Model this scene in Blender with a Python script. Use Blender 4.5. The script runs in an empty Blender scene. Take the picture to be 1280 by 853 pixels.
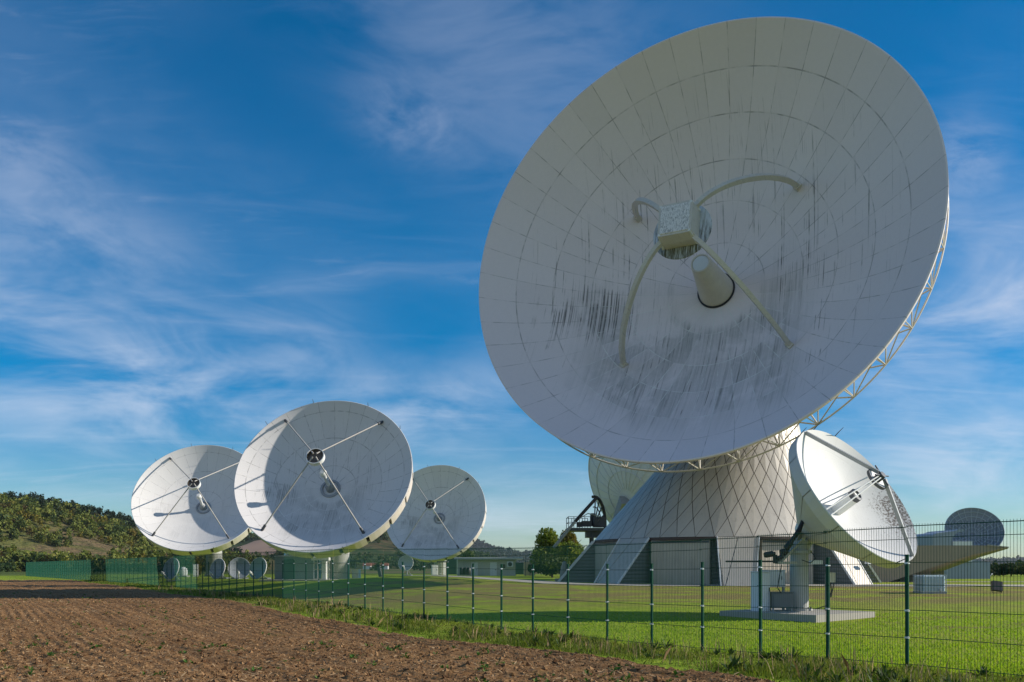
import bpy, math, random
import numpy as np
from mathutils import Vector, Matrix, Euler
R_ = math.radians
random.seed(7); rng = np.random.default_rng(11)
scn = bpy.context.scene
col = scn.collection
F = 1100.0; EYE = 2.0; HY = 708.0          # focal length in photo pixels, eye height, horizon row

def at(px, py, Y):                          # point at depth Y seen at photo pixel (used only to place things)
    return Vector(((px-640)/F*Y, Y, EYE+(HY-py)/F*Y))

# ------------------------------------------------------------------ node helpers
class NT:
    def __init__(s, tree): s.t = tree; s.n = tree.nodes; s.l = tree.links
    def new(s, typ, **kw):
        n = s.n.new(typ)
        for k, v in kw.items(): setattr(n, k, v)
        return n
    def put(s, sock, v):
        if isinstance(v, bpy.types.NodeSocket): s.l.new(v, sock)
        elif v is not None:
            if sock.type == 'RGBA' and len(v) == 3: v = (*v, 1)
            sock.default_value = v
    def m(s, op, a, b=None, c=None, clamp=False):
        n = s.new('ShaderNodeMath', operation=op, use_clamp=clamp)
        for i, v in enumerate((a, b, c)):
            if v is not None: s.put(n.inputs[i], v)
        return n.outputs[0]
    def mr(s, v, a, b, c=0., d=1., smooth=True):
        n = s.new('ShaderNodeMapRange', interpolation_type='SMOOTHSTEP' if smooth else 'LINEAR')
        for i, q in enumerate((v, a, b, c, d)): s.put(n.inputs[i], q)
        return n.outputs[0]
    def mix(s, f, a, b, mode='MIX'):
        n = s.new('ShaderNodeMix', data_type='RGBA', blend_type=mode)
        s.put(n.inputs[0], f); s.put(n.inputs[6], a); s.put(n.inputs[7], b)
        return n.outputs[2]
    def xyz(s, v):
        n = s.new('ShaderNodeSeparateXYZ'); s.put(n.inputs[0], v); return n.outputs
    def vec(s, x, y, z=0.):
        n = s.new('ShaderNodeCombineXYZ')
        for i, q in enumerate((x, y, z)): s.put(n.inputs[i], q)
        return n.outputs[0]
    def noise(s, v, scale, detail=3., rough=.55, dist=0., dim='3D'):
        n = s.new('ShaderNodeTexNoise', noise_dimensions=dim)
        if v is not None: s.put(n.inputs['Vector'], v)
        n.inputs['Scale'].default_value = scale; n.inputs['Detail'].default_value = detail
        n.inputs['Roughness'].default_value = rough; n.inputs['Distortion'].default_value = dist
        return n.outputs['Fac']
    def mapping(s, v, sc=(1, 1, 1), rot=(0, 0, 0), loc=(0, 0, 0)):
        n = s.new('ShaderNodeMapping'); s.put(n.inputs[0], v)
        n.inputs['Location'].default_value = loc; n.inputs['Rotation'].default_value = rot; n.inputs['Scale'].default_value = sc
        return n.outputs[0]
    def coord(s, k='Object'): return s.new('ShaderNodeTexCoord').outputs[k]
    def island(s): return s.new('ShaderNodeNewGeometry').outputs['Random Per Island']
    def objrand(s): return s.new('ShaderNodeObjectInfo').outputs['Random']
    def bump(s, h, strength, dist):
        n = s.new('ShaderNodeBump'); n.inputs['Strength'].default_value = strength; n.inputs['Distance'].default_value = dist
        s.put(n.inputs['Height'], h); return n.outputs[0]

def material(name):
    m = bpy.data.materials.new(name); m.use_nodes = True
    t = NT(m.node_tree); b = m.node_tree.nodes['Principled BSDF']
    return m, t, b
def P_set(t, b, base=None, rough=None, metal=None, normal=None, spec=None):
    if base is not None: t.put(b.inputs['Base Color'], base)
    if rough is not None: t.put(b.inputs['Roughness'], rough)
    if metal is not None: t.put(b.inputs['Metallic'], metal)
    if normal is not None: t.put(b.inputs['Normal'], normal)
    if spec is not None: b.inputs['Specular IOR Level'].default_value = spec

def paint(name, c, rough=.5, metal=0., var=.18, scale=1.2, streak=.0, bump=.0):
    """painted / weathered plain surface: broad tone noise, fine noise and rain streaks in world vertical"""
    m, t, b = material(name)
    o = t.coord()
    n1 = t.noise(o, scale, 4., .6); n2 = t.noise(o, scale*9, 3.)
    f = t.m('MULTIPLY_ADD', t.m('ADD', n1, t.m('MULTIPLY', n2, .4)), var*1.6, 1-var*1.12)
    base = t.mix(1., (*c,), t.vec(f, f, f), 'MULTIPLY')
    if streak:
        st = t.noise(t.mapping(o, (5, 5, .35)), 1.6, 4., .65)
        base = t.mix(t.m('MULTIPLY', t.mr(st, .5, .75), streak), base, tuple(q*.35 for q in c))
    nrm = t.bump(n2, .25, bump) if bump else None
    P_set(t, b, base, t.mr(n1, .3, .7, rough-.08, rough+.1), metal, nrm)
    return m

# ------------------------------------------------------------------ mesh builder
class MB:
    def __init__(s): s.v = []; s.f = []
    def add(s, vs, fs):
        o = len(s.v); s.v += [tuple(v) for v in vs]; s.f += [tuple(i+o for i in f) for f in fs]; return s
    def box(s, c, d, rz=0., rot=None, top=1.):
        M = rot if rot is not None else Matrix.Rotation(rz, 3, 'Z')
        c = Vector(c); vs = []
        for z in (-1, 1):
            k = top if z > 0 else 1.
            for x, y in ((-1, -1), (1, -1), (1, 1), (-1, 1)):
                vs.append(c + M @ Vector((x*d[0]/2*k, y*d[1]/2*k, z*d[2]/2)))
        return s.add(vs, [(3, 2, 1, 0), (4, 5, 6, 7), (0, 1, 5, 4), (1, 2, 6, 5), (2, 3, 7, 6), (3, 0, 4, 7)])
    def bbox(s, c, d, bev=.02, rz=0.):
        """box with chamfered vertical and top edges"""
        M = Matrix.Rotation(rz, 3, 'Z'); c = Vector(c); x, y, z = d[0]/2, d[1]/2, d[2]/2; e = bev
        ring = lambda a, b: [(-a+e, -b), (a-e, -b), (a, -b+e), (a, b-e), (a-e, b), (-a+e, b), (-a, b-e), (-a, -b+e)]
        vs = [c + M @ Vector((p[0], p[1], -z)) for p in ring(x, y)] + [c + M @ Vector((p[0], p[1], z-e)) for p in ring(x, y)] + \
             [c + M @ Vector((p[0], p[1], z)) for p in ring(x-e, y-e)]
        fs = [tuple(range(7, -1, -1)), tuple(range(16, 24))]
        for k in (0, 8):
            for i in range(8): j = (i+1) % 8; fs.append((k+i, k+j, k+8+j, k+8+i))
        return s.add(vs, fs)
    def bar(s, p, q, w, h=None, up=(0, 0, 1)):
        p = Vector(p); q = Vector(q); d = (q-p).normalized(); h = h or w
        up = Vector(up)
        if abs(d.dot(up)) > .97: up = Vector((1, 0, 0)) if abs(d.x) < .9 else Vector((0, 1, 0))
        a = d.cross(up).normalized()*w/2; b = a.cross(d).normalized()*h/2
        vs = [p-a-b, p+a-b, p+a+b, p-a+b, q-a-b, q+a-b, q+a+b, q-a+b]
        return s.add(vs, [(0, 1, 2, 3), (7, 6, 5, 4), (1, 0, 4, 5), (2, 1, 5, 6), (3, 2, 6, 7), (0, 3, 7, 4)])
    def tube(s, pts, r, seg=8, closed=False, cap=True):
        pts = [Vector(p) for p in pts]; n = len(pts); o = []; prev = None
        for i, p in enumerate(pts):
            a = pts[(i-1) % n] if (closed or i > 0) else p; b = pts[(i+1) % n] if (closed or i < n-1) else p
            d = (b-a).normalized()
            if prev is None:
                u = Vector((0, 0, 1)) if abs(d.z) < .9 else Vector((1, 0, 0)); u = d.cross(u).normalized()
            else: u = (prev - d*prev.dot(d)).normalized()
            prev = u; w = d.cross(u); rr = r[i] if isinstance(r, (list, tuple)) else r
            o += [p + (u*math.cos(2*math.pi*k/seg) + w*math.sin(2*math.pi*k/seg))*rr for k in range(seg)]
        fs = []
        for i in range(n if closed else n-1):
            for k in range(seg):
                a = i*seg+k; b = i*seg+(k+1) % seg; j = ((i+1) % n)*seg
                fs.append((a, b, j+(k+1) % seg, j+k))
        if cap and not closed: fs += [tuple(range(seg-1, -1, -1)), tuple(range((n-1)*seg, n*seg))]
        return s.add(o, fs)
    def lathe(s, prof, seg, M=None, closed=False):
        """profile of (r,z) revolved round z; a radius of 0 becomes a pole"""
        M = M or Matrix.Identity(4); vs = []; idx = []
        for r, z in prof:
            if r <= 1e-6: idx.append([len(vs)]*seg); vs.append(M @ Vector((0, 0, z)))
            else:
                idx.append(list(range(len(vs), len(vs)+seg)))
                vs += [M @ Vector((r*math.cos(2*math.pi*k/seg), r*math.sin(2*math.pi*k/seg), z)) for k in range(seg)]
        fs = []; m = len(prof)
        for i in range(m if closed else m-1):
            A = idx[i]; B = idx[(i+1) % m]
            for k in range(seg):
                j = (k+1) % seg; q = []
                for w in (A[k], A[j], B[j], B[k]):
                    if w not in q: q.append(w)
                if len(q) > 2: fs.append(tuple(q))
        return s.add(vs, fs)
    def hull(s, A, B):
        """solid between two outlines with the same number of points"""
        n = len(A); fs = [tuple(range(n)), tuple(range(2*n-1, n-1, -1))]
        for i in range(n): j = (i+1) % n; fs.append((j, i, n+i, n+j))
        return s.add(list(A)+list(B), fs)
    def build(s, name, m, parent=None, W=None, smooth=None):
        me = bpy.data.meshes.new(name); me.from_pydata([tuple(v) for v in s.v], [], s.f); me.update()
        if smooth is not None:
            me.polygons.foreach_set('use_smooth', [True]*len(me.polygons)); me.set_sharp_from_angle(angle=R_(smooth))
        return link(name, me, m, parent, W)
def link(name, me, m, parent=None, W=None):
    o = bpy.data.objects.new(name, me); col.objects.link(o)
    if m: me.materials.append(m)
    place(o, parent, W); return o
WORLD = {}
def place(o, parent, W):
    W = W or Matrix.Identity(4)
    if parent is not None:
        o.parent = parent; o.matrix_local = WORLD.get(parent.name, Matrix.Identity(4)).inverted() @ W
    else: o.matrix_local = W
    WORLD[o.name] = W
def thing(name, label, cat, loc, group=None):
    o = bpy.data.objects.new(name, None); col.objects.link(o); o.empty_display_size = .5
    o.location = loc; WORLD[o.name] = Matrix.Translation(Vector(loc))
    return tag(o, label, cat, group)
def tag(o, label=None, cat=None, group=None, kind=None):
    if label: o['label'] = label
    if cat: o['category'] = cat
    if group: o['group'] = group
    if kind: o['kind'] = kind
    return o
def copy_tree(o, parent=None):
    c = o.copy(); col.objects.link(c); c.parent = parent
    for ch in list(o.children): copy_tree(ch, c)
    return c
def quads_mesh(name, V, m, parent=None, smooth=False):
    """V: (n,k,3) array of separate polygons with k corners"""
    n, k, _ = V.shape
    me = bpy.data.meshes.new(name); me.vertices.add(n*k); me.vertices.foreach_set('co', V.reshape(-1).astype(np.float32))
    me.loops.add(n*k); me.loops.foreach_set('vertex_index', np.arange(n*k, dtype=np.int32))
    me.polygons.add(n); me.polygons.foreach_set('loop_start', np.arange(0, n*k, k, dtype=np.int32))
    me.update(calc_edges=True)
    return link(name, me, m, parent)
def grid_mesh(name, X, Y, Z, m, smooth=True):
    r, c = X.shape; V = np.stack([X, Y, Z], -1).reshape(-1, 3)
    i = np.arange(r*c).reshape(r, c); q = np.stack([i[:-1, :-1], i[:-1, 1:], i[1:, 1:], i[1:, :-1]], -1).reshape(-1, 4)
    me = bpy.data.meshes.new(name); me.vertices.add(len(V)); me.vertices.foreach_set('co', V.reshape(-1).astype(np.float32))
    me.loops.add(q.size); me.loops.foreach_set('vertex_index', q.reshape(-1).astype(np.int32))
    me.polygons.add(len(q)); me.polygons.foreach_set('loop_start', np.arange(0, q.size, 4, dtype=np.int32))
    me.update(calc_edges=True)
    if smooth: me.polygons.foreach_set('use_smooth', [True]*len(q))
    return link(name, me, m)
def vnoise(x, y, seed=0):
    x = np.asarray(x, float); y = np.asarray(y, float)
    xi = np.floor(x).astype(np.int64); yi = np.floor(y).astype(np.int64); fx = x-xi; fy = y-yi
    def h(a, b):
        n = (a*374761393 + b*668265263 + seed*974711) & 0xffffffff
        n = ((n ^ (n >> 13))*1274126177) & 0xffffffff
        return ((n ^ (n >> 16)) & 0xffff)/65535.
    fx = fx*fx*(3-2*fx); fy = fy*fy*(3-2*fy)
    return (h(xi, yi)*(1-fx)+h(xi+1, yi)*fx)*(1-fy)+(h(xi, yi+1)*(1-fx)+h(xi+1, yi+1)*fx)*fy
def fbm(x, y, o=4, seed=0):
    s = 0; a = .5; t = 0
    for i in range(o): s = s+a*vnoise(x*2**i, y*2**i, seed+i*17); t += a; a *= .5
    return s/t
sstep = lambda x, a, b: (lambda t: t*t*(3-2*t))(np.clip((np.asarray(x, float)-a)/(b-a), 0, 1))

# ------------------------------------------------------------------ render, camera, sun, sky
scn.render.engine = 'CYCLES'
scn.render.resolution_x, scn.render.resolution_y = 1024, 682
vs = scn.view_settings; vs.view_transform = 'Standard'; vs.look = 'None'; vs.gamma = 1; vs.use_curve_mapping = False; vs.exposure = .36
cam_d = bpy.data.cameras.new('camera'); cam = bpy.data.objects.new('camera', cam_d); col.objects.link(cam)
cam.location = (0, 0, EYE); cam.rotation_euler = (R_(90), 0, 0)
cam_d.sensor_width = 36; cam_d.lens = 36*F/1280; cam_d.shift_y = (HY-426.5)/1280; cam_d.clip_start = .5; cam_d.clip_end = 20000
scn.camera = cam
SUN_EL, SUN_AZ = R_(24.5), R_(88.0)         # azimuth from straight ahead towards the right
sun_dir = Vector((math.sin(SUN_AZ)*math.cos(SUN_EL), math.cos(SUN_AZ)*math.cos(SUN_EL), math.sin(SUN_EL)))
sd = bpy.data.lights.new('sun', 'SUN'); sd.energy = 4.8; sd.angle = R_(.53); sd.color = (1., .93, .82)
so = bpy.data.objects.new('sun', sd); col.objects.link(so); so.rotation_euler = sun_dir.to_track_quat('Z', 'Y').to_euler(); so.location = (60, 0, 60)

w = bpy.data.worlds.new('World'); scn.world = w; w.use_nodes = True
t = NT(w.node_tree); bg = w.node_tree.nodes['Background']
sky = t.new('ShaderNodeTexSky', sky_type='NISHITA'); sky.sun_disc = False; sky.sun_elevation = SUN_EL; sky.sun_rotation = SUN_AZ
sky.air_density = 1.0; sky.dust_density = .0; sky.ozone_density = 2.6; sky.altitude = 200
hs = t.new('ShaderNodeHueSaturation'); hs.inputs['Saturation'].default_value = 1.72; hs.inputs['Value'].default_value = 1.0; t.l.new(sky.outputs[0], hs.inputs['Color'])
d = t.coord('Generated'); x, y, z = t.xyz(d)
zz = t.m('MAXIMUM', z, .0)
k = t.m('DIVIDE', 1., t.m('ADD', zz, .16))
pv = t.vec(t.m('MULTIPLY', x, k), t.m('MULTIPLY', y, k), 0.)
warp = t.noise(pv, 1.3, 3., .5)
pw = t.new('ShaderNodeVectorMath', operation='ADD'); t.l.new(pv, pw.inputs[0]); t.l.new(t.vec(t.m('MULTIPLY', warp, .5), t.m('MULTIPLY', warp, .25), 0.), pw.inputs[1]); pw = pw.outputs[0]
veil = t.noise(t.mapping(pw, (1., 1.5, 1.), (0, 0, R_(24)), (3.1, 1.7, 0)), .95, 5., .55, .4)
wisp = t.noise(t.mapping(pw, (.8, 3.4, 1.), (0, 0, R_(-20)), (7.2, 4.4, 0)), 1.5, 7., .62, .9)
fine = t.noise(t.mapping(pw, (1.5, 4., 1.), (0, 0, R_(-12)), (1.2, 9.4, 0)), 4.2, 6., .65, .6)
low = t.mr(zz, .0, .42, 1., 0.)
f1 = t.m('MULTIPLY', t.mr(veil, .40, .78), t.m('MULTIPLY_ADD', low, .20, .10))
f2 = t.m('MULTIPLY', t.mr(wisp, .50, .86), t.m('MULTIPLY_ADD', low, .20, .10))
f3 = t.m('MULTIPLY', t.m('MULTIPLY', t.mr(fine, .5, .8), t.mr(veil, .42, .68)), .16)
def puff(px, py, sx, sy, amt, rot=0):
    v = Vector(((px-640)/F, 1, (HY-py)/F)).normalized(); az = math.atan2(v.x, v.y); el = math.asin(v.z)
    A = t.m('SUBTRACT', t.m('ARCTAN2', x, y), az); E = t.m('SUBTRACT', t.m('ARCSINE', z), el)
    c, s_ = math.cos(R_(rot)), math.sin(R_(rot))
    u = t.m('ADD', t.m('MULTIPLY', A, c/(sx/F)), t.m('MULTIPLY', E, s_/(sx/F))); vv = t.m('ADD', t.m('MULTIPLY', A, -s_/(sy/F)), t.m('MULTIPLY', E, c/(sy/F)))
    q = t.m('ADD', t.m('MULTIPLY', u, u), t.m('MULTIPLY', vv, vv))
    return t.m('MULTIPLY', t.m('POWER', 2.718, t.m('MULTIPLY', q, -1.)), amt)
mod = t.mr(t.noise(t.mapping(d, (1, 1, 2.2), (0, R_(12), 0)), 9., 6., .62, .7), .3, .72)
mod2 = t.mr(t.noise(t.mapping(d, (1, 1, 2.8), (0, R_(8), 0)), 5., 5., .6, .6), .3, .7)
pf = None
for a in ((512, 155, 62, 38, .5, -15), (1205, 205, 38, 42, .55, 0), (30, 190, 60, 26, .38, 0), (70, 275, 150, 50, .42, -10)):
    q = t.m('MULTIPLY', puff(*a), mod); pf = q if pf is None else t.m('ADD', pf, q)
for a in ((90, 410, 260, 80, .62, -12), (220, 490, 330, 60, .5, -6), (90, 545, 170, 34, .36, 0), (560, 500, 130, 38, .5, 20), (1220, 385, 180, 60, 1.05, 14), (1240, 545, 130, 60, .8, 0), (1190, 300, 90, 40, .4, 0), (1130, 620, 200, 30, .35, 0), (640, 640, 300, 40, .35, 0), (810, 590, 40, 30, .5, 0), (640, 70, 300, 130, .36, -30), (390, 420, 60, 50, .2, 0), (150, 150, 200, 50, .10, -10)):
    pf = t.m('ADD', pf, t.m('MULTIPLY', puff(*a), mod2))
pf = t.m('MULTIPLY', pf, .72)
cf = t.m('ADD', t.m('ADD', f1, f2), t.m('ADD', f3, pf), clamp=True)
rear_fill = t.m('MULTIPLY', t.mr(y, .05, -.6, 0., .45), t.mr(veil, .2, .6, .55, 1.))  # added cloud veil behind the camera, unseen, for neutral fill on the dishes
cf = t.m('MULTIPLY', t.m('MINIMUM', t.m('MAXIMUM', cf, rear_fill), .9), t.mr(zz, 0., .03))
skyc = t.mix(1., t.mix(1., hs.outputs[0], (.104, .094, .092), 'MULTIPLY'), t.mix(t.mr(zz, .0, .34, 1., 0.), (1., 1., 1.), (.50, .70, .86)), 'MULTIPLY')
cloudc = t.mix(low, (.40, .46, .60), (.56, .63, .74))
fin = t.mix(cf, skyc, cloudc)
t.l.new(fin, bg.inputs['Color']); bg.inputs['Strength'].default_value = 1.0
SKYMUL = None

# ------------------------------------------------------------------ materials
def dish_mat(name, R, rings, n_in, n_out, dirt, base=(.72, .72, .71), seam=.05, seamdark=.5, blotch=0.):
    m, t, b = material(name); o = t.coord(); x, y, z = t.xyz(o)
    r = t.m('DIVIDE', t.m('SQRT', t.m('ADD', t.m('MULTIPLY', x, x), t.m('MULTIPLY', y, y))), R)
    th = t.m('MULTIPLY_ADD', t.m('ARCTAN2', y, x), 1/(2*math.pi), .5)
    line = None; rid = 0.
    for q in rings:
        e = t.mr(t.m('MULTIPLY', t.m('ABSOLUTE', t.m('SUBTRACT', r, q)), R), seam*.4, seam*1.3, 1., 0.)
        line = e if line is None else t.m('MAXIMUM', line, e)
        rid = t.m('ADD', rid, t.m('GREATER_THAN', r, q))
    n = t.m('MULTIPLY_ADD', t.m('GREATER_THAN', r, rings[min(1, len(rings)-1)]), n_out-n_in, n_in)
    s_ = t.m('MULTIPLY', th, n); fr = t.m('FRACT', s_); dd = t.m('MINIMUM', fr, t.m('SUBTRACT', 1., fr))
    dm = t.m('MULTIPLY', t.m('DIVIDE', dd, n), t.m('MULTIPLY', r, 2*math.pi*R))
    rad = t.mr(dm, seam*.3, seam*1.1, 1., 0.)
    line = t.m('MULTIPLY', t.m('MAXIMUM', line, rad), t.m('GREATER_THAN', r, .09))
    pid = t.m('ADD', t.m('FLOOR', s_), t.m('MULTIPLY', rid, 113.))
    wn = t.new('ShaderNodeTexWhiteNoise', noise_dimensions='1D'); t.put(wn.inputs['W'], pid); pr = wn.outputs['Value']
    big = t.noise(o, 1.1/R*4, 5., .6, .5); fine = t.noise(o, 14./R*4, 4., .65)
    # rain streaks: stretched along the dish's own vertical, broken at panel seams
    sx = t.m('MULTIPLY', x, 52./R); sy = t.m('MULTIPLY_ADD', y, 1.7/R, t.m('MULTIPLY', pr, .55))
    st = t.noise(t.vec(sx, sy, 0.), 1.25, 5., .68, .25)
    st2 = t.noise(t.vec(t.m('MULTIPLY', x, 95./R), t.m('MULTIPLY', y, 2.6/R), 3.), 1.0, 4., .6, .2)
    pq = t.m('FRACT', t.m('MULTIPLY', pr, 7.31)); yr = t.m('DIVIDE', y, R); xr = t.m('DIVIDE', x, R)
    lower = t.m('MULTIPLY', t.mr(t.m('ADD', yr, t.m('MULTIPLY_ADD', big, .5, -.25)), .12, -.16, 0., 1.), t.mr(t.m('MULTIPLY_ADD', big, .3, t.m('MAXIMUM', r, t.m('MULTIPLY_ADD', t.m('ABSOLUTE', t.m('ADD', xr, .08)), 1.35, .12))), .80, 1.08, 1., 0.))
    upper = t.m('MULTIPLY', t.mr(r, .92, .3, 0., 1.), .38)
    msk = t.m('MAXIMUM', lower, upper)
    core = t.m('MULTIPLY', t.mr(r, .17, .24, 0., 1.), 1.)           # the cone of panels round the hub stays clean
    s1 = t.m('MULTIPLY', t.mr(st, .47, .66), t.mr(st2, .36, .60))
    bigm = t.mr(t.noise(o, 3.4/R, 3., .6, .3), .4, .66, .2, .9)
    dirtf = t.m('MULTIPLY', t.m('MULTIPLY', t.m('MULTIPLY', t.m('MULTIPLY', s1, lower), core), t.m('MULTIPLY_ADD', pq, .9, .4)), t.m('MULTIPLY', bigm, .8*dirt), clamp=True)
    # thin crisp drips that hang from seams and bolts
    cn_ = t.noise(t.vec(t.m('MULTIPLY', x, 125./R), t.m('MULTIPLY', y, 1.3/R), 5.), 1.0, 2., .5, .12)
    sg_ = t.noise(t.vec(t.m('MULTIPLY', x, 14./R), t.m('MULTIPLY', y, 8.5/R), 9.), 1.0, 3., .6)
    px_ = t.m('ADD', xr, .54); py_ = t.m('ADD', yr, .10); pd = t.m('SQRT', t.m('ADD', t.m('MULTIPLY', px_, px_), t.m('MULTIPLY', py_, py_)))
    qx_ = t.m('SUBTRACT', xr, .40); qy_ = t.m('ADD', yr, .02); qd = t.m('SQRT', t.m('ADD', t.m('MULTIPLY', qx_, qx_), t.m('MULTIPLY', qy_, qy_)))
    hot = t.m('ADD', t.mr(pd, .26, .06, 0., .12), t.mr(qd, .22, .05, 0., .075))
    drip = t.m('MULTIPLY', t.mr(t.m('ADD', cn_, hot), .565, .71), t.mr(t.m('ADD', sg_, hot), .43, .66))
    drip = t.m('MULTIPLY', t.m('MULTIPLY', drip, t.m('MULTIPLY', t.mr(r, .93, .68), core)), .66*dirt, clamp=True)
    wash = t.m('MULTIPLY', t.m('MULTIPLY', t.m('MULTIPLY', lower, core), t.mr(big, .30, .56)), t.m('MULTIPLY', t.m('MULTIPLY_ADD', pq, .5, .4), .62*dirt), clamp=True)
    tone = t.m('ADD', t.m('MULTIPLY_ADD', pr, .05, .925), t.m('MULTIPLY_ADD', fine, .09, -.02))
    c = t.mix(1., base, t.vec(tone, tone, tone), 'MULTIPLY')
    wf = t.m('MULTIPLY', wash, t.mr(t.m('ADD', st2, t.m('MULTIPLY', fine, .4)), .4, .85, .35, 1.)); c = t.mix(wf, c, (.28, .285, .28))
    c = t.mix(dirtf, c, (.12, .125, .12)); c = t.mix(drip, c, (.06, .06, .055))
    lnoise = t.mr(t.noise(o, 5./R*4, 3.), .35, .68, .12, 1.)
    c = t.mix(t.m('MULTIPLY', t.m('MULTIPLY', line, lnoise), t.m('MULTIPLY_ADD', lower, -.85*seamdark, seamdark)), c, (.10, .095, .09))
    c = t.mix(t.m('MULTIPLY', t.m('MULTIPLY', t.m('MULTIPLY', line, lnoise), lower), 1.1 if dirt > .85 else .25), c, (.70, .69, .68))
    if blotch:
        sp = t.noise(o, 11., 6., .72, .3)
        bm = t.m('MULTIPLY', t.mr(r, .42, .86), t.mr(t.m('ABSOLUTE', t.m('SUBTRACT', th, .445)), .05, .15, 1., 0.))
        sp2 = t.noise(t.vec(t.m('MULTIPLY', x, 6.), t.m('MULTIPLY', y, .8), 1.), 1.3, 4., .6, .2)
        core2 = t.m('MULTIPLY', bm, t.mr(t.m('ABSOLUTE', t.m('SUBTRACT', th, .47)), .03, .075, .12, 0.))
        c = t.mix(t.m('MULTIPLY', t.mr(t.m('ADD', t.m('MULTIPLY_ADD', bm, .10, core2), t.m('MULTIPLY_ADD', sp2, .16, sp)), .70, .86), blotch), c, (.13, .105, .085))
    P_set(t, b, c, .55, 0., t.bump(t.m('SUBTRACT', pr, t.m('MULTIPLY', line, 1.5)), .12, .04), .3)
    return m
M = {}
M['dish_big'] = dish_mat('dish_big_paint', 16., [.23, .41, .57, .73, .87], 24, 48, 1.25, (.735, .66, .675), .036, .6)
M['dish_mid'] = dish_mat('dish_mid_paint', 8.1, [.3, .62, .9], 16, 32, 1.0, (.66, .635, .625), .035, .6)
M['dish_clean'] = dish_mat('dish_clean_paint', 8.1, [.3, .62, .9], 16, 32, .35, (.66, .64, .62), .03, .5)
M['dish_spot'] = dish_mat('dish_spotted_paint', 3.3, [.35, .8], 8, 16, .25, (.62, .615, .60), .012, .15, blotch=.95)
M['white'] = paint('white_paint', (.72, .72, .70), .5, 0, .14, .6, .14)
M['cream'] = paint('cream_steel', (.62, .56, .46), .5, 0, .2, 1., .1)
M['strut'] = paint('strut_paint', (.56, .52, .46), .5, 0, .2, 1.4, .35)
M['collar'] = paint('collar_paint', (.64, .57, .52), .5, 0, .1, .5, .1)
M['peel'] = None
M['grey'] = paint('grey_steel', (.30, .31, .32), .5, .2, .2, 1.5, .2)
M['pale'] = paint('pale_cabinet', (.66, .68, .70), .45, 0, .1, 1., .08)
M['dgrey'] = paint('dark_steel', (.075, .08, .09), .5, .3, .25, 2., 0)
M['black'] = paint('black_machinery', (.022, .023, .025), .45, .2, .3, 3.)
M['conc'] = paint('concrete', (.34, .315, .275), .85, 0, .25, .8, .28, .01)
M['pillar'] = paint('pillar_paint', (.38, .38, .355), .6, 0, .16, .7, .28)
M['fence'] = paint('fence_green', (.004, .060, .034), .5, 0, .2, 2.)
M['wire'] = paint('fence_wire_green', (.003, .056, .033), .6, 0, .2, 2.)
for k_ in ('wire', 'fence'): M[k_].node_tree.nodes['Principled BSDF'].inputs['Specular IOR Level'].default_value = .15
M['sdish'] = paint('small_dish_grey', (.32, .355, .39), .5, 0, .08, .8, .1)
M['truss'] = paint('truss_paint', (.50, .47, .42), .5, 0, .2, 1., .1)
M['grey2'] = paint('mid_grey_steel', (.15, .155, .16), .5, .1, .2, 1.5, .2)
M['strut2'] = paint('strut_grey_paint', (.40, .375, .34), .5, 0, .2, 1.4, .3)
M['feedback'] = paint('feed_back_brown', (.13, .105, .085), .6, 0, .3, 3.)
M['gap'] = paint('cladding_gap', (.13, .105, .085), .8, 0, .2, 1.)
M['clamp'] = paint('clamp_zinc', (.62, .64, .65), .35, .6, .1, 4.)
M['wall'] = paint('building_wall', (.47, .46, .42), .7, 0, .12, .5, .2)
M['roof'] = paint('roof_sheet', (.42, .43, .44), .5, 0, .12, .4, .1)
M['glass'] = paint('window_glass', (.03, .04, .05), .12, 0, .1, 1.)
M['dgreen'] = paint('dark_green_box', (.03, .075, .06), .5, 0, .2, 1., .1)
M['ggreen'] = paint('grey_green_shelter', (.22, .27, .26), .6, 0, .12, .5, .14)
M['red'] = paint('red_brown_trim', (.05, .025, .018), .5, 0, .25, 1.)
M['bluegrey'] = paint('blue_grey_cladding', (.26, .31, .38), .55, 0, .1, .3, .1)
M['concr2'] = paint('canopy_concrete', (.27, .235, .185), .85, 0, .16, .35, .35, .01)
M['tank'] = paint('tank_plastic', (.42, .52, .56), .4, 0, .15, 1.4)
M['rust'] = paint('rusty_pipe', (.22, .07, .03), .6, 0, .4, 3.)
M['shade'] = paint('ribbed_dish_back', (.20, .22, .25), .55, .2, .2, .6)
M['bark'] = paint('bark', (.07, .05, .035), .9, 0, .3, 3.)
M['redroof'] = paint('village_roof_tiles', (.24, .08, .05), .8, 0, .2, .2)
# crackled white lid of the sub-reflector house
m, t, b = material('peeling_white_paint'); o = t.coord()
c1 = t.noise(t.mapping(o, (15, 4., 1)), 1.3, 6., .72, .5); c2 = t.noise(o, 1.2, 3.)
P_set(t, b, t.mix(t.m('MULTIPLY', t.mr(c1, .47, .6), t.mr(c2, .3, .6, .5, 1.)), (.74, .71, .69), (.24, .235, .23)), .6); M['peel'] = m
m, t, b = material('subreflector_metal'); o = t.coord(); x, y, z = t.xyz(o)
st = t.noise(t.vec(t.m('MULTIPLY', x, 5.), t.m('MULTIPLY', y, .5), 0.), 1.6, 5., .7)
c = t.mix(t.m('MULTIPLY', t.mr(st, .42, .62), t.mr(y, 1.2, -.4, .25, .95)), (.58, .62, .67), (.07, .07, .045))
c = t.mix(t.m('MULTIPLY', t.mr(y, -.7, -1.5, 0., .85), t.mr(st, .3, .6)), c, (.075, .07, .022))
P_set(t, b, c, .45); M['sub'] = m
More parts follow.
